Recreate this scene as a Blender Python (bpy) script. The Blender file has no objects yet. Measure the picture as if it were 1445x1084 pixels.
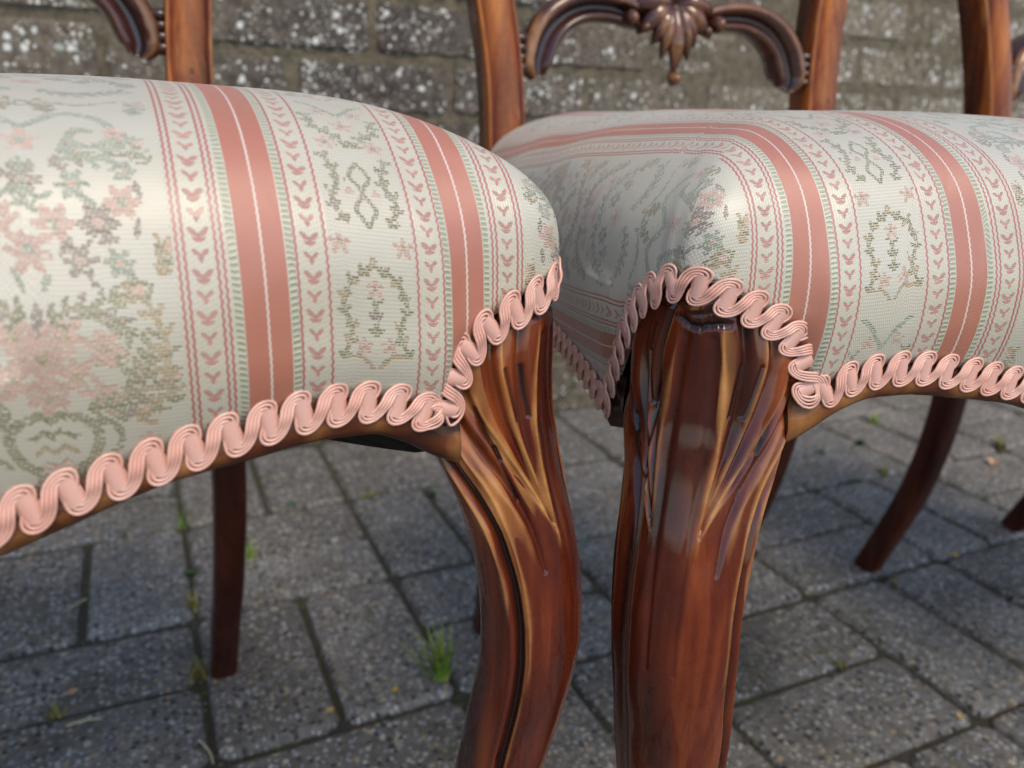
import bpy, bmesh, math, random
import numpy as np
from mathutils import Vector, Matrix

random.seed(7)
rng = np.random.default_rng(7)
SC = bpy.context.scene
COL = SC.collection
R = math.radians

# ------------------------------------------------------------------ camera
cam_d = bpy.data.cameras.new('camera')
cam = bpy.data.objects.new('camera', cam_d)
COL.objects.link(cam)
cam_d.sensor_width = 36.0
cam_d.lens = 1126.95 / 1445 * 36.0
cam_d.clip_start = 0.01
cam_d.clip_end = 200
PITCH, ROLL, YAW = R(18.2616), R(1.8773), R(25.2443)
fw = Vector((math.sin(YAW) * math.cos(PITCH), math.cos(YAW) * math.cos(PITCH), -math.sin(PITCH)))
rt = Vector((math.cos(YAW), -math.sin(YAW), 0))
up = rt.cross(fw)
rt2 = rt * math.cos(ROLL) + up * math.sin(ROLL)
up2 = up * math.cos(ROLL) - rt * math.sin(ROLL)
M = Matrix((rt2, up2, -fw)).transposed().to_4x4()
M.translation = Vector((-0.21125, -0.5327, 0.47108))
cam.matrix_world = M
cam_d.dof.use_dof = True
cam_d.dof.focus_distance = 0.262
cam_d.dof.aperture_fstop = 11.5
SC.camera = cam

# ------------------------------------------------------------------ world and sun
SUN_EL, SUN_AZ = R(55), R(174)          # azimuth measured clockwise from +Y
w = bpy.data.worlds.new('World')
SC.world = w
w.use_nodes = True
nt = w.node_tree
sky = nt.nodes.new('ShaderNodeTexSky')
sky.sky_type = 'NISHITA'
sky.sun_disc = False
sky.sun_elevation = SUN_EL
sky.sun_rotation = SUN_AZ
sky.air_density = 1.0
sky.dust_density = 1.3
nt.links.new(sky.outputs[0], nt.nodes['Background'].inputs[0])
nt.nodes['Background'].inputs[1].default_value = 0.15
sd = bpy.data.lights.new('sun', 'SUN')
sd.energy = 1.2
sd.angle = R(22)
sd.color = (1.0, 0.85, 0.64)
sun = bpy.data.objects.new('sun', sd)
COL.objects.link(sun)
sdir = Vector((math.sin(SUN_AZ) * math.cos(SUN_EL), math.cos(SUN_AZ) * math.cos(SUN_EL), math.sin(SUN_EL)))
sun.rotation_euler = sdir.to_track_quat('Z', 'Y').to_euler()
SC.view_settings.view_transform = 'Standard'
SC.view_settings.look = 'None'
SC.view_settings.gamma = 1
SC.view_settings.exposure = 0.76

# ------------------------------------------------------------------ helpers
def link_mesh(name, me, mat=None, parent=None):
    o = bpy.data.objects.new(name, me)
    COL.objects.link(o)
    if mat is not None and not me.materials:
        me.materials.append(mat)
    if parent is not None:
        o.parent = parent
    return o

def grid_mesh(name, P, close_u=False, close_v=False, smooth=True, caps=False):
    """P: (nu, nv, 3) array of points -> quad mesh."""
    nu, nv = P.shape[:2]
    idx = np.arange(nu * nv).reshape(nu, nv)
    iu = np.arange(nu if close_u else nu - 1)
    iv = np.arange(nv if close_v else nv - 1)
    a = idx[np.ix_(iu, iv)]
    b = idx[np.ix_((iu + 1) % nu, iv)]
    c = idx[np.ix_((iu + 1) % nu, (iv + 1) % nv)]
    d = idx[np.ix_(iu, (iv + 1) % nv)]
    F = np.stack([a, b, c, d], -1).reshape(-1, 4)
    return raw_mesh(name, P.reshape(-1, 3), F, smooth,
                    [list(idx[0][::-1]), list(idx[-1])] if caps else None)

def raw_mesh(name, V, F, smooth=True, ngons=None):
    me = bpy.data.meshes.new(name)
    V = np.asarray(V, np.float32)
    F = np.asarray(F, np.int32)
    nf, k = F.shape
    loops = F.reshape(-1)
    starts = np.arange(nf) * k
    tot = np.full(nf, k)
    if ngons:
        for g in ngons:
            starts = np.append(starts, len(loops))
            tot = np.append(tot, len(g))
            loops = np.append(loops, g)
    me.vertices.add(len(V))
    me.vertices.foreach_set('co', V.reshape(-1))
    me.loops.add(len(loops))
    me.loops.foreach_set('vertex_index', loops.astype(np.int32))
    me.polygons.add(len(starts))
    me.polygons.foreach_set('loop_start', starts.astype(np.int32))
    me.polygons.foreach_set('loop_total', tot.astype(np.int32))
    me.polygons.foreach_set('use_smooth', np.full(len(starts), smooth, bool))
    me.update(calc_edges=True)
    me.validate()
    return me

def set_attr(me, name, vals):
    a = me.attributes.new(name, 'FLOAT', 'POINT')
    a.data.foreach_set('value', np.asarray(vals, np.float32).reshape(-1))

def join_parts(parts):
    """list of (V, F) quads -> one V, F"""
    Vs, Fs, n = [], [], 0
    for V, F in parts:
        Vs.append(np.asarray(V, float).reshape(-1, 3))
        Fs.append(np.asarray(F) + n)
        n += len(Vs[-1])
    return np.concatenate(Vs), np.concatenate(Fs)

def gridF(nu, nv, close_u=False, close_v=False):
    idx = np.arange(nu * nv).reshape(nu, nv)
    iu = np.arange(nu if close_u else nu - 1)
    iv = np.arange(nv if close_v else nv - 1)
    return np.stack([idx[np.ix_(iu, iv)], idx[np.ix_((iu + 1) % nu, iv)],
                     idx[np.ix_((iu + 1) % nu, (iv + 1) % nv)], idx[np.ix_(iu, (iv + 1) % nv)]], -1).reshape(-1, 4)

def norm(a):
    return a / np.maximum(np.linalg.norm(a, axis=-1, keepdims=True), 1e-12)

def smooth1(x, y, xs):
    """monotone-ish cubic (Catmull-Rom with limited slopes) interpolation"""
    x = np.asarray(x, float); y = np.asarray(y, float)
    h = np.diff(x); dl = np.diff(y) / h
    m = np.zeros(len(x))
    m[0], m[-1] = dl[0], dl[-1]
    for i in range(1, len(x) - 1):
        if dl[i - 1] * dl[i] > 0:
            m[i] = 2 * dl[i - 1] * dl[i] / (dl[i - 1] + dl[i])
    xs = np.clip(xs, x[0], x[-1])
    k = np.clip(np.searchsorted(x, xs) - 1, 0, len(x) - 2)
    t = (xs - x[k]) / h[k]
    return ((2*t**3 - 3*t**2 + 1) * y[k] + (t**3 - 2*t**2 + t) * h[k] * m[k]
            + (-2*t**3 + 3*t**2) * y[k+1] + (t**3 - t**2) * h[k] * m[k+1])

def sstep(a, b, x):
    t = np.clip((x - a) / (b - a), 0, 1)
    return t * t * (3 - 2 * t)

def spline_pts(pts, n):
    """Catmull-Rom through points, n samples"""
    P = np.asarray(pts, float)
    d = np.r_[0, np.cumsum(np.linalg.norm(np.diff(P, axis=0), axis=1))]
    t = np.linspace(0, d[-1], n)
    Q = np.zeros((n, P.shape[1]))
    m = np.gradient(P, d, axis=0)
    k = np.clip(np.searchsorted(d, t) - 1, 0, len(P) - 2)
    h = (d[k + 1] - d[k]); s = ((t - d[k]) / h)[:, None]; h = h[:, None]
    return ((2*s**3 - 3*s**2 + 1) * P[k] + (s**3 - 2*s**2 + s) * h * m[k]
            + (-2*s**3 + 3*s**2) * P[k+1] + (s**3 - s**2) * h * m[k+1])

# ------------------------------------------------------------------ materials
class NT:
    def __init__(s, name):
        s.m = bpy.data.materials.new(name)
        s.m.use_nodes = True
        s.t = s.m.node_tree
        s.b = s.t.nodes['Principled BSDF']
    def n(s, typ, **kw):
        o = s.t.nodes.new('ShaderNode' + typ)
        for k, v in kw.items():
            if k.startswith('i_'):
                key = k[2:].replace('_', ' ')
                o.inputs[key].default_value = v
            else:
                setattr(o, k, v)
        return o
    def l(s, a, b):
        s.t.links.new(a, b)
    def ramp(s, fac, stops, interp='LINEAR'):
        o = s.n('ValToRGB')
        o.color_ramp.interpolation = interp
        el = o.color_ramp.elements
        while len(el) < len(stops):
            el.new(0.5)
        for e, (p, c) in zip(el, stops):
            e.position = p
            e.color = (*c, 1) if len(c) == 3 else c
        s.l(fac, o.inputs[0])
        return o.outputs[0]
    def mix(s, fac, a, b, mode='MIX'):
        o = s.n('Mix', data_type='RGBA', blend_type=mode)
        for sock, v in ((o.inputs[0], fac), (o.inputs[6], a), (o.inputs[7], b)):
            if hasattr(v, 'node'):
                s.l(v, sock)
            else:
                sock.default_value = v if isinstance(v, (int, float)) else (*v, 1)
        return o.outputs[2]
    def math(s, op, a, b=0.0, clamp=False):
        o = s.n('Math', operation=op, use_clamp=clamp)
        for sock, v in ((o.inputs[0], a), (o.inputs[1], b)):
            if hasattr(v, 'node'):
                s.l(v, sock)
            else:
                sock.default_value = v
        return o.outputs[0]
    def noise(s, vec, scale, detail=3, rough=0.55, dist=0.0):
        o = s.n('TexNoise')
        o.inputs['Scale'].default_value = scale
        o.inputs['Detail'].default_value = detail
        o.inputs['Roughness'].default_value = rough
        o.inputs['Distortion'].default_value = dist
        if vec is not None:
            s.l(vec, o.inputs['Vector'])
        return o.outputs[0]
    def mapping(s, vec, scale=(1, 1, 1), loc=(0, 0, 0)):
        o = s.n('Mapping')
        o.inputs['Scale'].default_value = scale
        o.inputs['Location'].default_value = loc
        s.l(vec, o.inputs['Vector'])
        return o.outputs[0]
    def bump(s, h, strength=0.5, dist=0.001, normal=None):
        o = s.n('Bump')
        o.inputs['Strength'].default_value = strength
        o.inputs['Distance'].default_value = dist
        s.l(h, o.inputs['Height'])
        if normal is not None:
            s.l(normal, o.inputs['Normal'])
        return o.outputs[0]
    def pos(s):
        return s.n('NewGeometry').outputs['Position']
    def obj(s):
        return s.n('TexCoord').outputs['Object']
    def attr(s, name):
        return s.n('Attribute', attribute_name=name).outputs['Fac']
    def col(s, c): s._in('Base Color', c)
    def _in(s, name, c):
        if hasattr(c, 'node'):
            s.l(c, s.b.inputs[name])
        else:
            s.b.inputs[name].default_value = c if isinstance(c, (int, float)) else (*c, 1)

def wood_material(name, dark=(0.024, 0.0040, 0.0024), mid=(0.105, 0.0165, 0.0055), light=(0.25, 0.055, 0.012), gold=(0.50, 0.235, 0.072),
                  rough=0.24, grain_axis=2, coat=0.55, bias=0.0):
    k = NT(name)
    o = k.obj()
    sc = [220, 220, 220]; sc[grain_axis] = 9
    sc2 = [42, 42, 42]; sc2[grain_axis] = 5
    fine = k.noise(k.mapping(o, tuple(sc)), 1.0, 4, 0.6, 0.0)
    broad = k.noise(k.mapping(o, tuple(sc2), (3.1, 1.7, 0.4)), 1.0, 3, 0.55, 0.25)
    f = k.math('ADD', k.math('MULTIPLY', fine, 0.32), k.math('MULTIPLY', broad, 0.70))
    base = k.ramp(k.math('ADD', f, bias), [(0.36, dark), (0.52, mid), (0.70, light)])
    wear = k.attr('wear')
    wn = k.noise(o, 260, 3, 0.6)
    wn2 = k.noise(k.mapping(o, (1, 1, 0.35)), 75, 3, 0.6)
    wamt = k.math('ADD', k.math('MULTIPLY', wn, 0.9), k.math('MULTIPLY', k.math('SUBTRACT', wn2, 0.30), 1.9))
    wpos = k.math('MULTIPLY', k.math('MAXIMUM', wear, 0.0), k.math('MAXIMUM', wamt, 0.05), True)
    rub = k.ramp(k.noise(k.mapping(o, (1, 1, 0.25)), 48, 3, 0.6), [(0.56, (0, 0, 0)), (0.74, (0.5, 0.5, 0.5))])
    wpos = k.math('ADD', wpos, k.math('MULTIPLY', rub, k.math('GREATER_THAN', wear, 0.02)), True)
    c = k.mix(wpos, base, gold)
    wneg = k.math('MULTIPLY', k.math('MAXIMUM', k.math('MULTIPLY', wear, -1.0), 0.0), 1.0, True)  # below zero: grime and recess shade put into the colour
    c = k.mix(wneg, c, (0.012, 0.006, 0.005))
    # small dark dings and pores
    v = k.n('TexVoronoi')
    v.inputs['Scale'].default_value = 85
    k.l(k.mapping(o, (1, 1, 0.55)), v.inputs['Vector'])
    pn = k.noise(o, 31, 2)
    ding = k.math('MULTIPLY', k.ramp(v.outputs['Distance'], [(0.07, (1, 1, 1)), (0.13, (0, 0, 0))]), k.ramp(pn, [(0.56, (0, 0, 0)), (0.62, (1, 1, 1))]))
    c = k.mix(k.math('MULTIPLY', ding, 0.85), c, (0.015, 0.006, 0.004))
    k.col(c)
    rr = k.ramp(k.noise(o, 120, 3), [(0.3, (rough - 0.07,) * 3), (0.75, (rough + 0.16,) * 3)])
    k._in('Roughness', rr)
    k._in('Coat Weight', coat)
    k._in('Coat Roughness', 0.05)
    k.b.inputs['Specular IOR Level'].default_value = 0.18
    b1 = k.bump(fine, 0.10, 0.0006)
    b2 = k.bump(k.noise(o, 95, 3, 0.5), 0.30, 0.0011, b1)
    b3 = k.bump(k.math('SUBTRACT', 1.0, ding), 0.5, 0.0006, b2)
    k.l(b3, k.b.inputs['Normal'])
    return k.m

WOOD = wood_material('polished_mahogany')
WOOD_POST = wood_material('mahogany_post', dark=(0.045, 0.0070, 0.0040), mid=(0.17, 0.034, 0.0075), light=(0.42, 0.120, 0.015), rough=0.30, coat=0.15)
WOOD_DARK = wood_material('dark_mahogany', dark=(0.018, 0.005, 0.004), mid=(0.050, 0.013, 0.008), light=(0.13, 0.038, 0.014), rough=0.2, grain_axis=0, coat=0.8)
WOOD_SHADED = wood_material('shaded_mahogany', dark=(0.022, 0.005, 0.003), mid=(0.05, 0.010, 0.005), light=(0.10, 0.024, 0.010), rough=0.36, coat=0.2)  # mahogany with the shade under the seats put into its colour
WOOD_RAIL = wood_material('worn_rail_mahogany', dark=(0.035, 0.009, 0.004), mid=(0.11, 0.030, 0.009), light=(0.26, 0.10, 0.03), rough=0.36, grain_axis=0, coat=0.25)

# ---- brocade: woven picture made thread by thread
PER_U, PER_V = 148.0, 190.0
def brocade_arrays():
    S = 6.4
    nx, ny = int(PER_U * S), int(PER_V * S)
    cl, ch = 0.30, 0.74
    ncu, ncv = int(round(PER_U / cl)), int(round(PER_V / ch))
    cl, ch = PER_U / ncu, PER_V / ncv
    # motif map on weave cells
    U0, V0 = np.meshgrid((np.arange(ncu) + 0.5) * cl - PER_U / 2, (np.arange(ncv) + 0.5) * ch)
    mot = np.zeros((ncv, ncu), int)      # 0 none 1 olive 2 sage 3 pink 4 gold 5 brown
    tear = rng.random((ncv, ncu // 4 + 2))               # a few threads have gone
    def window(cu_, cv_, ru_, rv_):
        i0 = int(math.floor((cu_ - ru_ + PER_U / 2) / cl)); i1 = int(math.ceil((cu_ + ru_ + PER_U / 2) / cl))
        j0 = int(math.floor((cv_ - rv_) / ch)); j1 = int(math.ceil((cv_ + rv_) / ch))
        ii = np.arange(i0, i1 + 1); jj = np.arange(j0, j1 + 1)
        UU = (ii + 0.5) * cl - PER_U / 2 - cu_; VV = (jj + 0.5) * ch - cv_
        return np.ix_(jj % ncv, ii % ncu), UU[None, :], VV[:, None], np.ix_(jj % ncv, (ii % ncu) // 4)
    def put(ix, mask, c, p, tx):
        sub = mot[ix]
        sub[mask & (tear[tx] < p)] = c
        mot[ix] = sub
    def ell(axis, du, v, ru, rv, ang, c, p=0.95, mirror=True):
        if axis: du = du * 0.84
        for s in ((1, -1) if mirror and abs(du) > 1e-6 else (1,)):
            m_ = max(ru, rv)
            ix, X, Y, tx = window(axis + s * du, v, m_, m_)
            a = R(ang) * s
            x = X * math.cos(a) + Y * math.sin(a); y = -X * math.sin(a) + Y * math.cos(a)
            put(ix, (x / ru) ** 2 + (y / rv) ** 2 < 1, c, p, tx)
    def line(axis, pts, wd, c, p=0.95, mirror=True):
        P = spline_pts(pts, 60)
        if axis: P[:, 0] *= 0.84
        for s in ((1, -1) if mirror else (1,)):
            for (a, b) in P:
                ix, X, Y, tx = window(axis + s * a, b, wd, wd)
                put(ix, X * X + Y * Y < wd * wd, c, p, tx)
    def leafy(axis, pts, c, c2, n, ln, side=1.0):
        line(axis, pts, 0.70, c)
        P = spline_pts(pts, n)
        T = np.gradient(P, axis=0)
        for i in range(n):
            a = math.degrees(math.atan2(T[i, 1], T[i, 0]))
            for sg in (1, -1):
                aa = a + sg * 48
                ell(axis, P[i, 0] + math.cos(R(aa)) * ln * 0.8, P[i, 1] + math.sin(R(aa)) * ln * 0.8, ln, 0.80, aa, c if (i + sg) % 3 else c2, 0.9)
    def flower(axis, du, v, r, c, core, n=5, rot=0):
        for i in range(n):
            a = 360 / n * i + 90 + rot
            ell(axis, du + r * 0.62 * math.cos(R(a)), v + r * 0.62 * math.sin(R(a)), r * 0.46, r * 0.27, a, c, 0.95)
        ell(axis, du, v, r * 0.26, r * 0.26, 0, core)
    W = PER_U / 2           # axis of the wide floral panel
    # loose sprigs that fill the ground between the big motifs
    for du, v, a_, c1, c2 in ((27, 168, 70, 2, 1), (6, 168, 100, 1, 5), (28, 148, 95, 1, 2), (7, 147, 40, 5, 2), (29, 122, 60, 4, 1), (17, 116, 20, 1, 4), (20, 100, 130, 1, 4), (29, 92, 80, 1, 4),
                              (15, 90, 10, 1, 5), (4, 66, 150, 1, 4), (27, 66, 60, 4, 1), (13, 64, 110, 1, 4), (28, 48, 95, 1, 5), (6, 34, 60, 4, 1), (27, 26, 100, 1, 2), (13, 8, 40, 2, 1), (27, 3, 80, 2, 5)):
        dx, dv = math.cos(R(a_)), math.sin(R(a_))
        leafy(W, [(du, v), (du + 3 * dx, v + 3 * dv), (du + 6.5 * dx - 1.5 * dv, v + 6.5 * dv + 1.5 * dx)], c1, c2, 4, 1.9)
        ell(W, du + 7 * dx, v + 7 * dv, 1.5, 1.2, a_, 3)
    # scroll heart
    line(W, [(0, 160), (4, 163), (9, 167), (16, 166), (21, 161), (20, 155), (15, 153), (11, 156), (13, 159.5), (16, 159)], 1.05, 2)
    leafy(W, [(10, 152), (15, 149), (21, 151), (25, 156)], 2, 1, 7, 2.2)
    flower(W, 0, 155, 4.2, 3, 2, 5)
    flower(W, 22, 158.5, 2.6, 3, 5)
    line(W, [(0, 171), (6, 174), (14, 173), (23, 176)], 0.6, 2)
    # diamond of small flowers
    for du, v, r, c in ((0, 143, 4.6, 5), (11, 142, 3.6, 2), (6, 133, 4.4, 3), (16, 133, 4.6, 5), (0, 126, 4.6, 3), (11, 125, 3.8, 5), (22, 138, 4.0, 3), (23, 146, 3.0, 2), (20, 124, 3.4, 2)):
        flower(W, du, v, r, c, 2 if c == 3 else 3, 6, 30)
    leafy(W, [(0, 149), (0, 144), (0, 138)], 2, 5, 4, 2.2)
    for du, v, a in ((4, 139, 30), (14, 138, 150), (8, 128, 60), (18, 129, 20), (25, 132, 80), (26, 141, 100), (3, 120, 70), (14, 119, 120)):
        ell(W, du, v, 2.3, 0.75, a, 2 if a % 20 else 5)
    # big bouquet
    for du, v, r in ((0, 104, 5.2), (7, 100, 4.4), (5.5, 109, 4.2), (14, 106, 4.2), (12.5, 95, 3.6), (0, 95, 4.0)):
        flower(W, du, v, r, 3, 4, 6, 15)
    leafy(W, [(9, 92), (16, 93), (22, 98), (25, 105)], 1, 4, 8, 2.5)
    leafy(W, [(3, 112), (9, 115), (16, 113), (20, 109)], 1, 5, 7, 2.2)
    leafy(W, [(20, 88), (25, 92), (28, 99), (28, 108), (25, 116)], 4, 1, 8, 2.4)
    ell(W, 0, 112, 1.1, 3, 0, 5)
    # vase
    line(W, [(1, 90), (7, 90), (10, 86), (8, 80), (4, 76), (7, 72), (10, 70)], 1.1, 1)
    line(W, [(10, 89), (14, 88), (15, 83), (11, 79)], 0.8, 1)
    ell(W, 0, 82, 4.5, 1.0, 0, 4); ell(W, 0, 77, 3.2, 2.0, 0, 3); ell(W, 0, 86, 5.5, 0.9, 0, 1)
    line(W, [(0, 70), (6, 69), (11, 70)], 1.0, 4)
    ell(W, 19, 78, 3.6, 1.5, 55, 3); ell(W, 22, 73, 3.4, 1.3, 70, 4); ell(W, 17, 70, 3, 1.2, 110, 4)
    flower(W, 22, 82, 2.6, 3, 1)
    # swag below and spray
    leafy(W, [(0, 50), (8, 53), (16, 60), (24, 62)], 1, 4, 9, 2.4)
    flower(W, 0, 60, 4.2, 3, 4, 6); flower(W, 13, 51, 3.6, 3, 1, 5); flower(W, 22, 54, 3.0, 5, 3, 5)
    leafy(W, [(4, 42), (11, 44), (18, 41), (24, 34)], 1, 5, 8, 2.3)
    flower(W, 0, 40, 4.6, 3, 1, 6); flower(W, 12, 35, 4.0, 3, 4, 6); flower(W, 22, 44, 3.0, 4, 3)
    leafy(W, [(0, 20), (7, 24), (15, 22), (22, 15), (26, 8)], 2, 1, 9, 2.4)
    flower(W, 0, 28, 3.8, 3, 2, 5); flower(W, 17, 27, 3.4, 3, 5, 5); flower(W, 8, 14, 4.0, 5, 3, 6); flower(W, 0, 6, 4.2, 3, 1, 6)
    leafy(W, [(4, 186), (10, 182), (18, 183), (25, 187)], 2, 5, 8, 2.0)
    # narrow panel
    for b in (0.0, 95.0):
        leafy(0, [(9, 6 + b), (6.5, 13 + b), (8.5, 20 + b), (5, 27 + b), (0, 30 + b)], 1, 4, 8, 1.4)
        flower(0, 0, 24 + b, 2.4, 3, 1); flower(0, 3.4, 9 + b, 2.4, 3, 4); leafy(0, [(0, 12 + b), (0, 16 + b), (0, 20 + b)], 1, 5, 3, 1.5)
        flower(0, 8.4, 35 + b, 2.9, 3, 4)
        line(0, [(1, 3 + b), (4, 6 + b), (8.5, 6 + b)], 0.65, 4)
        leafy(0, [(6, 41 + b), (8.5, 47 + b), (6, 54 + b), (8, 61 + b)], 1, 5, 6, 1.5)
        line(0, [(0, 40 + b), (2.5, 45 + b), (0, 50 + b), (2.5, 55 + b), (0, 60 + b)], 0.6, 1)
        ell(0, 3.5, 50 + b, 1.2, 1.2, 0, 3); flower(0, 6.5, 67 + b, 2.8, 3, 5)
        leafy(0, [(1, 66 + b), (4, 71 + b), (8, 74 + b), (9, 80 + b)], 1, 2, 6, 1.5)
        flower(0, 0, 76 + b, 3.0, 3, 1); flower(0, 5, 84 + b, 2.6, 3, 2)
        line(0, [(0, 82 + b), (3, 86 + b), (6, 90 + b), (9, 92 + b)], 0.7, 2)
    # pixel image
    px = (np.arange(nx) + 0.5) / S - PER_U / 2
    py = (np.arange(ny) + 0.5) / S
    U, V = np.meshgrid(px, py)
    row = np.floor(V / ch).astype(int) % ncv
    fy = (V / ch) % 1.0
    stag = (row * 0.37) % 1.0
    cu = (U + PER_U / 2) / cl + stag
    cell = np.floor((U + PER_U / 2) / 1.05 + stag * 2).astype(int)
    m = mot[row, (np.floor((U + PER_U / 2) / cl)).astype(int) % ncu]
    fx2 = ((U + PER_U / 2) / 2.1 + stag) % 1.0
    cream = np.array([0.58, 0.54, 0.42]); col = np.empty((ny, nx, 3)); h = np.zeros((ny, nx))
    # rice-grain ground weave
    gx = (U / 0.72 + 0.5 * (np.floor(V / 1.10) % 2)) % 1.0
    gy = (V / 1.10) % 1.0
    grain = np.clip(1 - ((gx - .5) / .36) ** 2 - ((gy - .5) / .46) ** 2, 0, 1)
    col[:] = cream * (0.80 + 0.24 * grain[..., None])
    h += 0.35 * grain
    pal = {1: (0.165, 0.145, 0.032), 2: (0.20, 0.25, 0.16), 3: (0.56, 0.29, 0.21), 4: (0.34, 0.22, 0.075), 5: (0.20, 0.13, 0.09)}
    th = (np.abs(fy - 0.5) < 0.31) & (np.abs(fx2 - 0.5) < 0.43)
    prof = np.clip(1 - ((fy - 0.5) / 0.36) ** 2, 0, 1) * np.clip(1 - ((fx2 - 0.5) / 0.5) ** 4, 0, 1)
    varn = rng.random((ncv, ncu * 2 + 4))
    for i, c in pal.items():
        k = (m == i) & th
        vv = varn[row, (cell // 2) % varn.shape[1]]
        col[k] = np.array(c) * (0.72 + 0.30 * prof[k] + 0.22 * (vv[k] - 0.5))[:, None]  # rounded shading of each thread is put into its colour
        h[k] = 0.4 + 0.6 * prof[k]
    a = np.abs(U)
    wob = 0.14 * np.sin(V / 2.2 * 2 * np.pi + 0.6 * np.sign(U))
    brick = np.array([0.43, 0.155, 0.125])
    def band(c, wd, color, hh=0.7, amp=1.0):
        k = np.abs(a + wob * amp - c) < wd
        col[k] = np.array(color); h[k] = hh
        return k
    # plain ribbed margins inside the stripe group
    k = (a > 11.2) & (a < 46.6)
    rib = np.abs(((a / 0.8) % 1) - 0.5) * 2
    seg = (np.sin(V / 1.3 * 2 * np.pi + np.floor(a / 0.8) * 2.1) > 0)
    col[k] = cream * (0.93 - 0.20 * (rib[k] * seg[k]))[:, None] * np.array([1, .99, .97])
    h[k] = 0.4 - 0.3 * rib[k]
    for c in (11.95, 19.4, 36.0, 37.4, 44.2, 45.6):
        band(c, 0.30, brick * np.array([0.92, .80, .82]))
    # vine of three-lobed leaves
    for c, hw in ((15.8, 2.3), (40.8, 2.5)):
        q = (V % 4.75) - 2.375
        odd = (np.floor(V / 4.75) % 2) > 0
        x = a - c
        ax_ = np.abs(x)
        sz = np.where(odd, 1.0, 0.80)
        def leafm(cx, cy, rl, rw, an):
            dx_, dy_ = ax_ - cx * sz, q - cy
            ca_, sa_ = math.cos(R(an)), math.sin(R(an))
            u_, v_ = dx_ * ca_ + dy_ * sa_, -dx_ * sa_ + dy_ * ca_
            return (u_ / (rl * sz)) ** 2 + (v_ / (rw * sz)) ** 2 < 1
        lobe = leafm(1.25, 0.55, 1.30, 0.62, 48) | ((x / 0.50) ** 2 + ((q + 0.75) / 1.05) ** 2 < 1)
        vv_ = leafm(0.75, -1.25, 0.85, 0.36, 40) & odd
        k = (lobe | vv_)
        ptn = (np.sin(V / 0.62 * 2 * np.pi) > -0.75)
        k2 = k & ptn
        col[k2] = np.array([0.47, 0.235, 0.175]); h[k2] = 0.9
        k3 = k & ~ptn
        col[k3] = np.array([0.37, 0.18, 0.14])
    # satin stripe with white centre thread
    k = (a >= 21.9) & (a <= 32.7)
    tw = np.sin((U * 1.0 + V * 0.75) / 0.52 * 2 * np.pi)
    col[k] = np.array([0.43, 0.155, 0.092]) * (1 + 0.18 * tw[k])[:, None]
    h[k] = 0.5 + 0.18 * tw[k]
    k = np.abs(a - 27.3 + 0.10 * np.sin(V / 1.9 * 2 * np.pi)) < 0.26
    col[k] = np.array([0.66, 0.55, 0.46]); h[k] = 0.8
    # sage ladders
    for c in (20.75, 33.85):
        q = (V / 1.55) % 1.0
        k = (np.abs(a - c) < 0.86)
        col[k] = cream * 0.92
        k2 = k & (np.abs(q - 0.5) < 0.30)
        pr_ = np.clip(1 - ((q - .5) / .32) ** 2, 0, 1)
        col[k2] = np.array([0.30, 0.31, 0.19]) * (0.7 + 0.4 * pr_[k2])[:, None]
        h[k2] = 0.5 + 0.5 * pr_[k2]
    col *= (1 + 0.05 * (rng.random((ny, nx, 1)) - 0.5))
    return np.clip(col, 0, 1), h

def brocade_material():
    col, h = brocade_arrays()
    ny, nx = h.shape
    im = bpy.data.images.new('brocade_weave', nx, ny, alpha=True, float_buffer=True)
    im.colorspace_settings.name = 'Non-Color'
    buf = np.dstack([col, h]).astype(np.float32)
    im.pixels.foreach_set(buf.reshape(-1))
    im.pack()
    k = NT('striped_brocade')
    uv = k.n('UVMap', uv_map='weave').outputs[0]
    t = k.n('TexImage')
    t.image = im
    t.extension = 'REPEAT'
    t.interpolation = 'Linear'
    k.l(uv, t.inputs['Vector'])
    o = k.obj()
    stain = k.noise(o, 14, 4, 0.6)
    c = k.mix(k.ramp(stain, [(0.45, (0, 0, 0)), (0.8, (0.30, 0.30, 0.30))]), t.outputs['Color'], (0.50, 0.42, 0.30), 'MULTIPLY')
    k.col(c)
    k._in('Roughness', 0.40)
    k.b.inputs['Specular IOR Level'].default_value = 0.85
    k._in('Coat Weight', 0.08)
    k._in('Coat Roughness', 0.35)
    k._in('Sheen Weight', 0.25)
    k._in('Sheen Roughness', 0.35)
    n1 = k.bump(t.outputs['Alpha'], 0.55, 0.00035)
    n2 = k.bump(k.noise(o, 45, 2), 0.25, 0.0012, n1)
    k.l(n2, k.b.inputs['Normal'])
    return k.m
FABRIC = brocade_material()

def simple(name, c, rough=0.6, bumps=(), var=None, spec=0.5):
    k = NT(name)
    o = k.obj()
    if var:
        k.col(k.ramp(k.noise(o, var[0], 3), [(0.3, c), (0.7, var[1])]))
    else:
        k.col(c)
    k._in('Roughness', rough)
    k.b.inputs['Specular IOR Level'].default_value = spec
    nrm = None
    for sc, st, di in bumps:
        nrm = k.bump(k.noise(o, sc, 3), st, di, nrm)
    if nrm is not None:
        k.l(nrm, k.b.inputs['Normal'])
    return k.m

CORD = simple('pink_silk_cord', (0.70, 0.36, 0.27), 0.33, [(2500, 0.25, 0.0002)], (60, (0.76, 0.45, 0.35)), 0.7)
WRAP = simple('pink_wrapped_thread', (0.72, 0.385, 0.295), 0.42, [(1800, 0.3, 0.0002)], (60, (0.72, 0.42, 0.34)), 0.6)
HESSIAN = simple('black_hessian', (0.010, 0.010, 0.009), 0.95, [(700, 0.9, 0.0012)], (200, (0.025, 0.024, 0.020)), 0.1)

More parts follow.
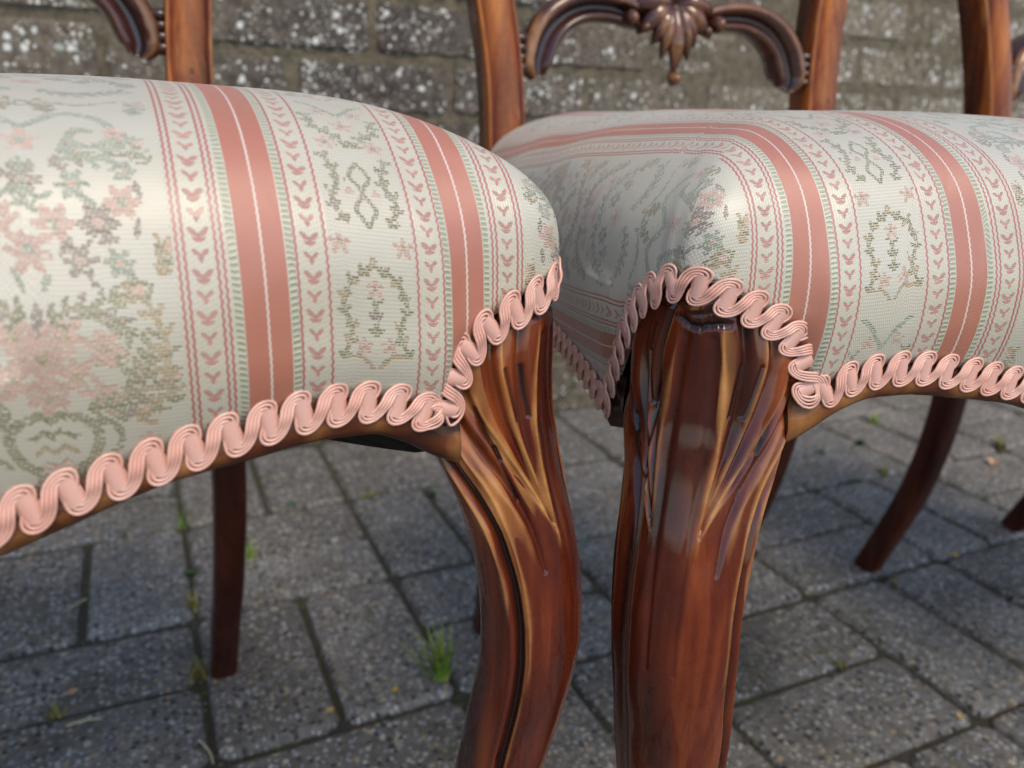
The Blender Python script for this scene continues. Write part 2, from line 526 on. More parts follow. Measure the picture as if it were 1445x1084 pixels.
# ------------------------------------------------------------------ chair geometry (local: x right, y back, z up)
BOW = 0.0177
def front_y(x): return -0.010 - BOW * (1 - (x / 0.2) ** 2)
# outline at braid level, starting at rear left going along left side to the front, then right, then the back
def outline():
    Rr = 0.011
    pts = []
    side = [(0.150, 0.385), (0.160, 0.33), (0.172, 0.26), (0.184, 0.18), (0.195, 0.10), (0.2025, 0.04), (0.2055, 0.008)]
    for x, y in side: pts.append((-x, y))
    # corner
    pts += [(-0.2052, -0.001), (-0.2025, -0.0075), (-0.1965, -0.0110)]
    for x in np.linspace(-0.185, 0.185, 21): pts.append((x, front_y(x)))
    pts += [(0.1965, -0.0110), (0.2025, -0.0075), (0.2052, -0.001)]
    for x, y in side[::-1]: pts.append((x, y))
    back = [(0.140, 0.394), (0.1, 0.398), (0.0, 0.402), (-0.1, 0.398), (-0.140, 0.394)]
    pts += back
    pts.append(pts[0])
    return np.array(pts)
OUT = spline_pts(outline(), 1600)[:-1]
OUT_T = norm(np.roll(OUT, -2, 0) - np.roll(OUT, 2, 0))
OUT_N = np.stack([OUT_T[:, 1], -OUT_T[:, 0]], 1)         # outward

FX = [0.0, 0.03, 0.0565, 0.0635, 0.0707, 0.078, 0.0857, 0.0937, 0.102, 0.110, 0.120, 0.129, 0.139, 0.149, 0.157, 0.1615, 0.1640]
FZ = [0.3795, 0.3808, 0.3848, 0.3867, 0.3886, 0.3903, 0.3920, 0.3938, 0.3956, 0.3971, 0.3987, 0.3996, 0.3993, 0.3972, 0.3940, 0.3910, 0.3885]
AX = [0.1640, 0.1650, 0.1668, 0.1700, 0.1755, 0.1815, 0.1880, 0.1945, 0.2000, 0.2040]
AZ = [0.3885, 0.3960, 0.4020, 0.4078, 0.4130, 0.4175, 0.4212, 0.4245, 0.4270, 0.4282]
SY = [-0.003, 0.006, 0.0150, 0.0230, 0.0300, 0.0370, 0.0425, 0.0445]
SZ = [0.4283, 0.4245, 0.4170, 0.4080, 0.3980, 0.3865, 0.3750, 0.3690]
TY = [0.0445, 0.052, 0.062, 0.085, 0.117, 0.150, 0.39]
TZ = [0.3690, 0.3715, 0.3730, 0.3755, 0.3770, 0.3765, 0.3765]
def braid_z():
    z = np.zeros(len(OUT))
    for i, (x, y) in enumerate(OUT):
        ax = abs(x)
        if y > 0.386: z[i] = 0.3765
        elif ax > 0.2038 or (y > -0.004):
            z[i] = np.interp(y, SY, SZ) if y < 0.0445 else np.interp(y, TY, TZ)
        elif ax < 0.1640: z[i] = smooth1(FX, FZ, np.array([ax]))[0]
        else: z[i] = smooth1(AX, AZ, np.array([ax]))[0]
    k = np.array([1, 2, 3, 2, 1]) / 9.0
    zp = np.r_[z[-2:], z, z[:2]]
    return np.convolve(zp, k, 'valid')
OUT_Z = braid_z()
I_FRONT = int(np.argmin(np.abs(OUT[:, 0]) + (OUT[:, 1] > 0.1) * 10))

def rail_bottom(ax):
    return smooth1([0, .03, .0549, .0753, .0917, .109, .128, .1417, .1526, .1618, .170], [.3665, .3690, .3742, .3808, .3850, .3872, .3890, .3884, .3842, .3780, .3735], ax)

def cushion_mesh(name, u0, v0, M=90):
    n = 800
    P = OUT[::2]; N = OUT_N[::2]; Z = OUT_Z[::2]
    C = np.array([0.0, 0.165])
    # the wall leaves the braid, swells out, and turns over into the crown in one curve
    zw = np.maximum(0.416, Z + 0.004)
    k9 = np.exp(-0.5 * (np.arange(-30, 31) / 9.0) ** 2); k9 /= k9.sum()
    zw = np.maximum(np.convolve(np.r_[zw[-30:], zw, zw[:30]], k9, 'valid'), Z + 0.003)
    ZC = 0.4800
    dist = np.linalg.norm(P - C, axis=1)
    rings = []
    swell = 0.0016 + 0.0052 * np.clip((zw - Z) / 0.03, 0, 1)
    for w_ in np.linspace(0, 1, 26):
        XY = P + N * (swell * np.sin(w_ * np.pi / 2) ** 0.8 - 0.0012 * np.exp(-w_ * 14))[:, None]
        rings.append(np.c_[XY, Z + (zw - Z) * w_])
    base = P + N * swell[:, None]
    kk = np.exp(-0.5 * (np.arange(-120, 121) / 38.0) ** 2); kk /= kk.sum()
    soft = np.stack([np.convolve(np.r_[base[-120:, i], base[:, i], base[:120, i]], kk, 'valid') for i in (0, 1)], 1)
    zsoft = np.convolve(np.r_[zw[-120:], zw, zw[:120]], kk, 'valid')
    rim = 0.084
    yl = np.array([-0.02, 0.008, 0.04, 0.10, 0.18, 0.26, 0.33, 0.385]); xl = np.array([.2060, .2055, .2025, .195, .184, .172, .160, .150])
    pS = np.polyfit(yl, xl, 4)
    def crown(XY, ring):
        x, y = XY[:, 0], XY[:, 1]
        dF = y - (front_y(x) - 0.0066); dS = np.polyval(pS, y) + 0.0066 - np.abs(x); dB = 0.406 - y
        def hh(dd, rm): return (1 - (1 - np.clip(dd / rm, 1e-4, 1)) ** 2.35) ** 0.5
        e = 2.4
        h = (hh(dF, 0.092) ** -e + hh(dS, 0.092) ** -e + 0.4 * hh(dB, 0.08) ** -e + 0.5 * np.maximum(ring, 1e-3) ** -e) ** (-1 / e)
        far = np.clip(np.minimum(dF, dS) / 0.2, 0, 1)
        h = h / (2.9 ** (-1 / e))
        return zw + (ZC - 0.004 - zw) * np.clip(h, 0, 1.2) + 0.004 * (1 - (1 - far) ** 2)
    for ph_ in np.linspace(0, np.pi / 2, 50)[1:]:
        d = rim * (1 - np.cos(ph_) ** (2 / 2.35))
        zz = crown(XY, np.sin(ph_))
        f_ = sstep(0.0, 0.9, ph_ / (np.pi / 2)); bb = base * (1 - f_) + soft * f_
        XY = bb + (C - bb) * (d / dist)[:, None]
        rings.append(np.c_[XY, zz])
    for t in np.linspace(0, 1, 24)[1:]:
        q = rim / dist + (1 - rim / dist) * t
        XY = soft + (C - soft) * q[:, None]
        rings.append(np.c_[XY, crown(XY, 1.0)])
    G = np.array(rings)                     # (M, n, 3)
    # small unevenness of the stuffing
    ph = np.arctan2(G[..., 1] - C[1], G[..., 0])
    k_in = np.clip((G[..., 2] - Z[None] - 0.004) / 0.03, 0, 1)
    wob = 0.0007 * np.sin(ph * 7 + 1.0) * np.sin(G[..., 2] * 160) + 0.0006 * np.sin(ph * 13 + 2) + 0.0007 * np.sin(G[..., 0] * 70) * np.cos(G[..., 1] * 55)
    G[..., :2] += N[None] * (wob * k_in)[..., None]
    G[..., 2] += 0.0010 * np.sin(G[..., 0] * 48 + 0.7) * np.cos(G[..., 1] * 37) * np.clip((G[..., 2] - 0.46) / 0.02, 0, 1)
    sarc = np.arange(n) * (np.linalg.norm(np.diff(P, axis=0), axis=1).sum() / n)
    rg = np.random.default_rng(int(abs(u0) * 1000) + (7 if u0 < 0 else 3))
    puck = np.zeros(n)
    for q in np.arange(0, sarc[-1], 0.0085):
        c0 = q + rg.normal() * 0.0018
        nearc = np.exp(-(np.abs(np.interp(c0, sarc, np.abs(P[:, 0])) - 0.19) / 0.03) ** 2) * (np.interp(c0, sarc, P[:, 1]) < 0.06)
        puck += (0.25 + 0.9 * rg.random() + 1.1 * nearc) * np.exp(-((sarc - c0) / 0.0019) ** 2)
    up_ = np.clip(G[..., 2] - Z[None], 0, 1)
    G[..., :2] -= N[None] * (0.00042 * puck[None] * np.exp(-(up_ / 0.013) ** 1.5) * sstep(0.0, 0.002, up_))[..., None]
    # gathered pleat running up from the peak of each corner
    cor = (np.abs(np.abs(P[:, 0]) - 0.2040) < 0.006) & (P[:, 1] < 0.02)
    for sx in (-1, 1):
        apex = sarc[np.argmax(Z * (P[:, 0] * sx > 0))]
        for off, dp, ln_ in ((-0.0045, 0.0009, 0.030), (0.004, 0.0007, 0.022), (-0.011, 0.0006, 0.024), (0.011, 0.0005, 0.018)):
            g_ = np.exp(-((sarc - apex - off) / 0.0013) ** 2)
            G[..., :2] -= N[None] * (dp * g_[None] * np.exp(-(up_ / ln_) ** 2) * sstep(0.0, 0.002, up_))[..., None]
    me = grid_mesh(name, G, close_v=True)
    # flat-sheet coordinates
    plan = G[..., :2]
    dG = np.diff(G[::-1], axis=0)                           # from the middle outwards
    Pv = np.zeros(G.shape[:2]); Pu = np.zeros(G.shape[:2])
    Pv[1:] = np.cumsum(np.hypot(dG[..., 1], dG[..., 2]), axis=0)
    Pu[1:] = np.cumsum(np.hypot(dG[..., 0], dG[..., 2]), axis=0)
    Pv, Pu = Pv[::-1], Pu[::-1]
    loops_v = np.empty(len(me.loops), np.int32)
    me.loops.foreach_get('vertex_index', loops_v)
    nf = len(me.polygons)
    lv = loops_v.reshape(nf, 4)
    colid = lv % n
    fmin = colid.min(1); fmax = colid.max(1)
    fc = np.where(fmax - fmin > 2, n - 1, fmin)          # column of each face
    # zone of each column: front / left / right / back
    Nx, Ny = N[:, 0], N[:, 1]
    zone = np.where((P[:, 1] < 0.006) & (np.abs(P[:, 0]) < 0.2047), 0, np.where(P[:, 0] < 0, 1, 2))
    zone = np.where(P[:, 1] > 0.39, 3, zone)
    zf = zone[fc]
    X = plan.reshape(-1, 2)[lv]                           # (nf,4,2)
    EU, EV = Pu.reshape(-1)[lv], Pv.reshape(-1)[lv]
    uvw = X.copy()
    m = (zf == 0); uvw[m, :, 1] = C[1] - EV[m]
    m = (zf == 1); uvw[m, :, 0] = C[0] - EU[m]
    m = (zf == 2); uvw[m, :, 0] = C[0] + EU[m]
    m = (zf == 3); uvw[m, :, 1] = C[1] + EV[m]
    uv = np.empty_like(uvw)
    uv[..., 0] = (uvw[..., 0] - u0) * 1000 / PER_U + 0.5
    uv[..., 1] = (uvw[..., 1] - v0) * 1000 / PER_V
    lay = me.uv_layers.new(name='weave')
    lay.data.foreach_set('uv', uv.astype(np.float32).reshape(-1))
    me.materials.append(FABRIC)
    return me

def tube_grid(P, rad, sides=6, upv=None, ry=None, phase=0.0):
    """tube along P with radius rad (array or scalar)"""
    n = len(P)
    T = norm(np.gradient(P, axis=0))
    U = np.tile(np.array(upv if upv is not None else (0, 0, 1.0)), (n, 1)) if np.ndim(upv) < 2 or upv is None else upv
    A = norm(np.cross(T, U))
    B = np.cross(A, T)
    a = np.linspace(0, 2 * np.pi, sides, endpoint=False) + phase
    rad = np.broadcast_to(np.asarray(rad, float), (n,)); ry_ = rad if ry is None else np.broadcast_to(np.asarray(ry, float), (n,))
    return P[:, None] + A[:, None] * (np.cos(a)[None, :, None] * rad[:, None, None]) + B[:, None] * (np.sin(a)[None, :, None] * ry_[:, None, None])

def braid_path(i0, i1, off=0.0012, dz=0.0):
    ii = np.arange(i0, i1 + 1) % len(OUT)
    kk = np.exp(-0.5 * (np.arange(-40, 41) / 8.5) ** 2); kk /= kk.sum()
    S = np.stack([np.convolve(np.r_[OUT[-40:, i], OUT[:, i], OUT[:40, i]], kk, 'valid') for i in (0, 1)], 1)
    T_ = norm(np.roll(S, -3, 0) - np.roll(S, 3, 0)); SN = np.stack([T_[:, 1], -T_[:, 0]], 1)
    near = sstep(0.168, 0.192, np.abs(S[:, 0])) * (1 - sstep(0.02, 0.045, S[:, 1]))     # only round the corners
    Zc = OUT_Z - 0.0016 * near * sstep(0.415, 0.428, OUT_Z)
    P = np.c_[S[ii] + SN[ii] * (off + 0.0016 * near[ii, None]), Zc[ii] + dz]
    d = np.r_[0, np.cumsum(np.linalg.norm(np.diff(P, axis=0), axis=1))]
    N = np.c_[SN[ii], np.zeros(len(ii))]
    return P, N, d

def braid_geometry(i0, i1, seed=0):
    r = np.random.default_rng(seed)
    P, N, d = braid_path(i0, i1)
    L = d[-1]
    per = 0.0090
    nl = int(round(L / per))
    per = L / nl
    # slow arclength variation so that loops are not identical
    def frame(s):
        s = np.clip(s, 0, L)
        q = np.stack([np.interp(s, d, P[:, i]) for i in range(3)], -1)
        e = 0.0016
        q1 = np.stack([np.interp(np.clip(s + e, 0, L), d, P[:, i]) for i in range(3)], -1)
        q0 = np.stack([np.interp(np.clip(s - e, 0, L), d, P[:, i]) for i in range(3)], -1)
        T = norm(q1 - q0)
        nn = norm(np.stack([np.interp(s, d, N[:, i]) for i in range(3)], -1))
        B = norm(np.cross(nn, T))
        B = np.where((B[:, 2:3] < 0) & (np.abs(B[:, 2:3]) > 0.05), -B, B)
        return q, T, nn, B
    parts, wraps = [], []
    rho, hgt_ = per / 4, 0.0023
    cs, cy, cl_ = [], [], []
    amp_l = 1 + 0.12 * (r.random(nl + 1) - 0.5); sh_l = 0.0008 * (r.random(nl + 1) - 0.5)
    for i in range(nl):
        c0 = i * per + rho + sh_l[i]
        for a_ in np.linspace(np.pi, 2 * np.pi, 13)[:-1]:             # round the bottom
            cs.append(c0 + rho * math.cos(a_)); cy.append(-hgt_ * amp_l[i] + 1.02 * rho * math.sin(a_)); cl_.append(0.0013 + 0.0003 * math.cos(a_))
        for q_ in np.linspace(0, 1, 9)[:-1]:                          # up, on top
            cs.append(c0 + rho); cy.append(hgt_ * amp_l[i] * (2 * q_ - 1)); cl_.append(0.0016 + 0.0007 * math.sin(q_ * np.pi))
        for a_ in np.linspace(np.pi, 0, 13)[:-1]:                     # over the top
            cs.append(c0 + 2 * rho + rho * math.cos(a_)); cy.append(hgt_ * amp_l[i] + 0.92 * rho * math.sin(a_)); cl_.append(0.0013 - 0.0003 * math.cos(a_))
        for q_ in np.linspace(0, 1, 9)[:-1]:                          # down, underneath
            cs.append(c0 + 3 * rho); cy.append(hgt_ * amp_l[i] * (1 - 2 * q_)); cl_.append(0.0010 - 0.0003 * math.sin(q_ * np.pi))
    s = np.array(cs); y = np.array(cy); lift0 = np.array(cl_)
    k5 = np.array([1, 2, 3, 2, 1]) / 9
    s = np.convolve(np.r_[s[:1], s[:1], s, s[-1:], s[-1:]], k5, 'valid'); y = np.convolve(np.r_[y[:1], y[:1], y, y[-1:], y[-1:]], k5, 'valid')
    lift0 = np.convolve(np.r_[lift0[:1], lift0[:1], lift0, lift0[-1:], lift0[-1:]], k5, 'valid')
    ds, dy = np.gradient(s), np.gradient(y)
    ln = np.maximum(np.hypot(ds, dy), 1e-9)
    nx, ny = -dy / ln, ds / ln
    for j in range(4):
        o = (j - 1.5) * 0.00092
        yy = y + ny * o
        ss = s + nx * o + 0.42 * yy
        q, T, nn, B = frame(ss)
        Q = q + B * yy[:, None] + nn * lift0[:, None]
        parts.append((tube_grid(Q, 0.00047, 6, nn), gridF(len(Q), 6, False, True)))
    # thread-wrapped bars between the loops
    for i in range(nl):
        for hs in (0.25,):
            s0 = i * per + 4 * rho + sh_l[i] + 0.0003 * (r.random() - 0.5)
            yy = np.linspace(-0.0036, 0.0036, 37)
            sk = s0 - 0.10 * yy
            q, T, nn, B = frame(sk)
            ripple = 0.00007 * np.cos(np.arange(37) * np.pi)
            X = np.linspace(-1, 1, 7)
            hgt = 0.0018 * np.sqrt(np.clip(1 - (X * 0.92) ** 2, 0, 1))
            Q = q[:, None] + B[:, None] * yy[:, None, None] + T[:, None] * (X * 0.0026)[None, :, None] + nn[:, None] * (hgt[None, :, None] + ripple[:, None, None])
            wraps.append((Q, gridF(37, 7)))
    return join_parts(parts), join_parts(wraps)

def wood_attr(me, wear):
    set_attr(me, 'wear', wear)

def front_leg_mesh(name, sgn):
    """cabriole leg at (sgn*0.2, 0); sgn=+1 right, -1 left"""
    nz, na = 500, 420
    z = np.concatenate([np.linspace(0.0, 0.25, 60, endpoint=False), np.linspace(0.25, 0.4275, nz - 60)])
    a = smooth1([0, .012, .03, .06, .12, .18, .24, .28, .305, .325, .345, .355, .365, .376, .388, .402, .414, .4275],
                [.0155, .0175, .0150, .0112, .0108, .0128, .0153, .0161, .0164, .0166, .0170, .0176, .0188, .0203, .0209, .0209, .0198, .0165], z)
    # outward shift of the outer corner along the diagonal
    c = smooth1([0, .02, .05, .10, .15, .20, .24, .25, .265, .275, .285, .295, .305, .315, .325, .335, .345, .355, .365, .375, .385, .40, .4275],
                [.004, -.002, -.013, -.020, -.015, -.0045, .0050, .0074, .0102, .0122, .0141, .0154, .0161, .0158, .0147, .0130, .0105, .0076, .0050, .0030, .0012, .0003, .0000], z)
    lean = (0.0 if sgn > 0 else 0.0030) * (1 - sstep(0.24, 0.36, z)) + (0.0012 if sgn < 0 else 0)
    th = np.linspace(-np.pi, np.pi, na, endpoint=False)      # 0 = outward diagonal
    TH, Zg = np.meshgrid(th, z)
    n = 2.7
    ang = TH - np.pi / 4
    cc, ss = np.abs(np.cos(ang)), np.abs(np.sin(ang))
    rr = 1.0 / (cc ** n + ss ** n) ** (1 / n)
    rad = rr * a[:, None]
    # blunt outer corner
    rad *= 1 - 0.055 * np.exp(-(TH / 0.35) ** 2)
    ab = np.abs(TH)
    fade_top = sstep(0.20, 0.27, Zg)
    arcl = ab * 0.021 * (a[:, None] / 0.018)                 # distance around from the outer corner
    disp = np.zeros_like(rad); wear = np.zeros_like(rad)
    deg = np.degrees(ab)
    gk = sstep(0.05, 0.12, Zg)
    face = np.where(TH * sgn * sgn > 0, 0.45, 1.0)           # pale edges come out weaker on the side face
    def dist(pts):
        q_ = np.array(pts, float) * np.array([0.00036, 1.0])
        P = spline_pts(q_, 380) if len(pts) > 2 else np.linspace(q_[0], q_[1], 140)
        P = P / np.array([0.00036, 1.0])
        D = np.full(rad.shape, 9.0); I = np.zeros(rad.shape)
        zlo, zhi = P[:, 1].min() - 0.008, P[:, 1].max() + 0.008
        rows = np.where((z > zlo) & (z < zhi))[0]
        for i, (t_, z_) in enumerate(P):
            d_ = np.hypot((deg[rows] - t_) * 0.00036, Zg[rows] - z_)
            m_ = d_ < D[rows]
            D[rows] = np.where(m_, d_, D[rows]); I[rows] = np.where(m_, i / (len(P) - 1), I[rows])
        return D, I
    def rim(pts, wd, wr, up=0.0004, t0=1.0, t1=1.0):
        D, I = dist(pts)
        g_ = np.exp(-(D / (wd * (1.15 + 0.45 * np.sin(I * 17 + pts[0][0])))) ** 2) * (t0 + (t1 - t0) * I) * sstep(0, 0.14, I) * sstep(0, 0.10, 1 - I)
        disp[:] += up * g_; wear[:] += wr * g_ * face
    def scoop(pts, wd, dp, wr=-0.15, tip=0.3):
        D, I = dist(pts)
        k_ = tip + (1 - tip) * np.clip(I * 1.6, 0, 1)
        g_ = np.exp(-(D / (wd * k_)) ** 2) * k_
        disp[:] -= dp * g_; wear[:] += wr * g_
    fan_ = sstep(17, 24, deg) * (1 - sstep(84, 98, deg)) * sstep(0.350, 0.366, Zg + (deg - 22) * 0.00016)
    wear += 0.06 * fan_ * face
    scoop([(22, .348), (25.5, .362), (30, .380), (34, .400), (37, .424)], 0.0017, 0.0024, -0.45)
    scoop([(23, .350), (33, .364), (45, .381), (57, .399), (66, .420)], 0.0018, 0.0022, -0.40)
    scoop([(24, .350), (41, .364), (59, .379), (76, .392), (92, .408)], 0.0016, 0.0020, -0.40)
    scoop([(46, .336), (51, .354), (62, .367), (76, .379), (90, .390)], 0.0026, 0.0024, -0.35)
    scoop([(13, .30), (14, .335), (14, .37), (11, .41)], 0.0016, 0.0008, -0.25, 0.6)
    side = sstep(0, 8, np.degrees(TH))                        # deeper flute down the side face
    cr_ = np.interp(z, [0, .2, .30, .36, .41, .43], [44, 42, 40, 36, 31, 30])[:, None]
    fl_ = (deg - cr_) * 0.00036
    disp -= gk * side * (0.0012 * np.exp(-(fl_ / 0.0007) ** 2) + 0.0013 * np.exp(-((fl_ - 0.0058) / 0.0035) ** 2))
    wear += gk * side * (-0.85 * np.exp(-(fl_ / 0.0006) ** 2) + 0.45 * np.exp(-((fl_ + 0.0013) / 0.0006) ** 2) - 0.50 * np.exp(-((fl_ - 0.0058) / 0.0040) ** 2))
    rim([(22, .346), (32, .357), (46, .371), (61, .384), (75, .397)], 0.00075, 0.95, 0.0006, 1.0, 0.6)
    rim([(21.5, .340), (22, .349), (22.5, .360), (22, .373), (20, .388), (17, .403), (15, .416)], 0.0008, 0.80, 0.0005)
    rim([(23, .350), (31, .366), (41, .385), (50, .403), (57, .422)], 0.0007, 0.55, 0.0004)
    rim([(27, .352), (42, .366), (60, .380), (78, .394), (90, .410)], 0.0007, 0.60, 0.0004)
    rim([(55, .338), (58, .352), (68, .366), (80, .378), (92, .388)], 0.0009, 0.65, 0.0003, 0.3, 1.0)
    rim([(71, .290), (71, .329), (73, .351), (76, .364), (87, .377), (98, .386)], 0.00060, 0.85, 0.0006, 0.4, 1.0)
    rim([(92, .318), (91, .336), (96, .357), (105, .370), (112, .377)], 0.0009, 0.95, 0.0005, 0.3, 1.0)
    for pts in ([(60, .378), (53, .360)], [(31, .402), (26, .386)], [(47, .402), (37, .386)], [(72, .391), (58, .374)]):
        D, I = dist(pts)
        g_ = np.exp(-(D / 0.0006) ** 2)
        disp -= 0.0007 * g_; wear -= 0.9 * g_
    # moulded groove down the whole leg, sweeping out under the rail
    gp = np.interp(z, [0, .27, .33, .351, .364, .376, .388, .43], [80, 81, 81.5, 84, 90, 100, 116, 150])[:, None]
    gd = (deg - gp) * 0.00036
    groove = np.exp(-(np.abs(gd) / 0.0016) ** 2.6)
    disp += gk * (-0.0021 * groove + 0.0008 * np.exp(-((gd - 0.0031) / 0.0014) ** 2))
    wear += gk * (-1.0 * groove + 0.35 * np.exp(-((gd + 0.0022) / 0.0007) ** 2))
    # a step under the broken block at the very top
    rz_ = np.random.default_rng(31 + sgn); jz = np.convolve(np.r_[rz_.normal(size=na + 14)], np.ones(15) / 15, 'valid')
    zst = 0.4158 + 0.0022 * jz[None] + 0.0012 * np.sin(TH * 2.2 + sgn)
    stp = np.exp(-((Zg - zst) / 0.0011) ** 2) * (1 - sstep(16, 30, deg))
    disp -= 0.0011 * stp; wear -= 1.0 * stp
    chip = sstep(0.416, 0.419, Zg) * (0.45 * np.sin(TH * 5 + 1 + Zg * 500) * np.sin(Zg * 700 + TH * 3) + 3.0 * jz[None] * np.cos(Zg * 1100 + TH * 6))
    disp += 0.0005 * chip - 0.0012 * sstep(0.4165, 0.419, Zg) * sstep(14, 24, deg)
    wear += 0.5 * chip
    wear -= 0.30 * (deg < 17) * sstep(0.30, 0.36, Zg)
    # knocks
    disp += 0.00022 * np.sin(TH * 3 + 1) * np.sin(Zg * 90 + 1.0) + 0.00014 * np.sin(TH * 5 + 2) * np.sin(Zg * 170)
    # top is broken away a little
    disp += -0.003 * sstep(0.4215, 0.4275, Zg) * (0.6 + 0.4 * np.sin(TH * 11))
    wear += -0.6 * sstep(0.414, 0.423, Zg)
    wear = np.clip(wear, -1, 1.05)
    rad = rad + disp
    dg = np.array([sgn * math.sqrt(.5), -math.sqrt(.5)])
    tg = np.array([sgn * math.sqrt(.5), math.sqrt(.5)])
    corner = np.array([sgn * 0.2046, -0.0112])
    half = a * 1.095 * 0.945
    # put the outer corner at corner + c along the diagonal
    cen = corner[None] - dg[None] * (0.0040 + half)[:, None] + dg[None] * c[:, None] - tg[None] * np.abs(lean)[:, None] * 1.0
    X = cen[:, None, :] + rad[..., None] * (np.cos(TH)[..., None] * dg + (1.2 - 0.22 * sstep(0.400, 0.424, Zg))[..., None] * np.sin(TH)[..., None] * tg)
    G = np.concatenate([X, Zg[..., None]], -1)
    if sgn > 0:
        pass
    else:
        G = G[:, ::-1]; wear = wear[:, ::-1]
    me = grid_mesh(name, G, close_v=True, caps=True)
    wood_attr(me, wear)
    me.materials.append(WOOD)
    return me

def front_rail_mesh(name):
    x = np.linspace(-0.1700, 0.1700, 160)
    zb = rail_bottom(np.abs(x)); ztp = np.maximum(np.interp(np.abs(x), FX, FZ) + 0.003, zb + 0.006)
    yo = front_y(x)
    # profile round the section: (y offset outward positive = -y, height fraction)
    pr = [(-0.022, 1.0), (0.0, 1.0), (0.0004, 0.75), (0.0016, 0.55), (0.0022, 0.35), (0.0018, 0.17), (0.0004, 0.05), (-0.0016, 0.0), (-0.006, -0.01), (-0.014, -0.01), (-0.022, 0.0)]
    G = np.zeros((len(x), len(pr), 3)); W = np.zeros((len(x), len(pr)))
    rr = np.random.default_rng(3)
    jig = np.convolve(rr.normal(size=len(x) + 8), np.ones(9) / 9, 'valid') * 0.0010
    for j, (o, hgt) in enumerate(pr):
        G[:, j, 0] = x
        G[:, j, 1] = yo - o - (jig if 1 < j < 8 else 0) * 0.3
        G[:, j, 2] = zb + (ztp - zb) * hgt + (jig * 0.5 if 4 < j < 10 else 0)
        W[:, j] = {2: -0.4, 3: 0.1, 4: 0.5, 5: 0.35, 6: 0.1, 7: -0.3, 8: -0.8, 9: -1}.get(j, -0.5)
    W = W * 0.5 - 0.16 + 0.45 * np.clip(np.convolve(rr.normal(size=len(x) + 4), np.ones(5) / 5, 'valid'), -1, 1)[:, None] * (W > -0.3)
    me = grid_mesh(name, G, close_v=True, caps=True)
    wood_attr(me, W)
    me.materials.append(WOOD_RAIL)
    return me

def side_rail_mesh(name, sgn):
    ok = np.where((OUT[:, 0] < 0) & (OUT[:, 1] > 0.030) & (OUT[:, 1] < 0.375))[0]
    ii = ok[::4]
    P, N, Z = OUT[ii], OUT_N[ii], OUT_Z[ii]
    pr = [(-0.022, 0.006), (-0.0005, 0.006), (0.0002, 0.0), (0.0004, -0.005), (-0.001, -0.009), (-0.006, -0.010), (-0.022, -0.010)]
    zc = np.minimum(Z, 0.3775)
    G = np.zeros((len(ii), len(pr), 3))
    for j, (o, h) in enumerate(pr):
        G[:, j, :2] = P + N * o
        G[:, j, 2] = zc + h
    if sgn > 0:
        G[..., 0] *= -1
        G = G[:, ::-1]
    me = grid_mesh(name, G, close_v=True, caps=True)
    wood_attr(me, np.full(G.shape[:2], -0.35))  # underside shade put into the colour of the side rail
    me.materials.append(WOOD_SHADED)
    return me

def box_mesh(name, x0, x1, y0, y1, z0, z1, bev, mat, wear=None):
    bm = bmesh.new()
    bmesh.ops.create_cube(bm, size=1)
    for v in bm.verts:
        v.co = Vector(((x0 + x1) / 2 + v.co.x * (x1 - x0), (y0 + y1) / 2 + v.co.y * (y1 - y0), (z0 + z1) / 2 + v.co.z * (z1 - z0)))
    if bev:
        bmesh.ops.bevel(bm, geom=bm.edges[:], offset=bev, segments=2, affect='EDGES')
    me = bpy.data.meshes.new(name)
    bm.to_mesh(me); bm.free()
    if mat: me.materials.append(mat)
    if wear is not None: set_attr(me, 'wear', np.full(len(me.vertices), wear))
    return me

def dust_cover_mesh(name):
    sc = np.linspace(1.0, 0.0, 26)
    P = OUT[::6]; N = OUT_N[::6]; n = len(P)
    C = np.array([0, 0.17])
    base = np.where(P[:, 1] < -0.009, rail_bottom(np.clip(np.abs(P[:, 0]), 0, .168)), 0.3665)
    rg = np.random.default_rng(11)
    saw = np.convolve(np.r_[rg.normal(size=n + 10)], np.ones(11) / 11, 'valid')
    G = []
    for k, s in enumerate(sc):
        q = C + (P - N * 0.006 - C) * s
        sag = 0.0030 * (1 - s ** 10) + 0.002 * (1 - s ** 2) + 0.0022 * saw * s
        G.append(np.c_[q, np.minimum(base, 0.387) * s + 0.380 * (1 - s) - sag + (0.002 if k == 0 else 0)])
    me = grid_mesh(name, np.array(G), close_v=True)
    me.materials.append(HESSIAN)
    return me

def post_path(sgn):
    """rear leg and back post in one sweep"""
    pts = [(0.1270, 0.424, 0.0), (0.1300, 0.402, 0.055), (0.1345, 0.378, 0.12), (0.1390, 0.361, 0.20), (0.1410, 0.358, 0.29), (0.1400, 0.364, 0.38),
           (0.1385, 0.372, 0.45), (0.1390, 0.380, 0.50), (0.1440, 0.390, 0.55), (0.1560, 0.402, 0.61), (0.1760, 0.418, 0.68), (0.1960, 0.436, 0.76),
           (0.1980, 0.452, 0.83), (0.1800, 0.464, 0.885)]
    P = np.array(pts); P[:, 0] *= sgn
    return spline_pts(P, 170)

def rear_leg_mesh(name, sgn):
    """lower half: sabre leg from floor to seat"""
    P = post_path(sgn)
    k = P[:, 2] <= 0.372
    P = P[k]
    return sweep_post(name, P, 0.0118, 0.0135, WOOD_SHADED, sgn, -0.1, plain=True)

def post_mesh(name, sgn):
    P = post_path(sgn)
    P = P[P[:, 2] > 0.364]
    return sweep_post(name, P, 0.0140, 0.0160, WOOD_POST, sgn, 0.0, plain=False)

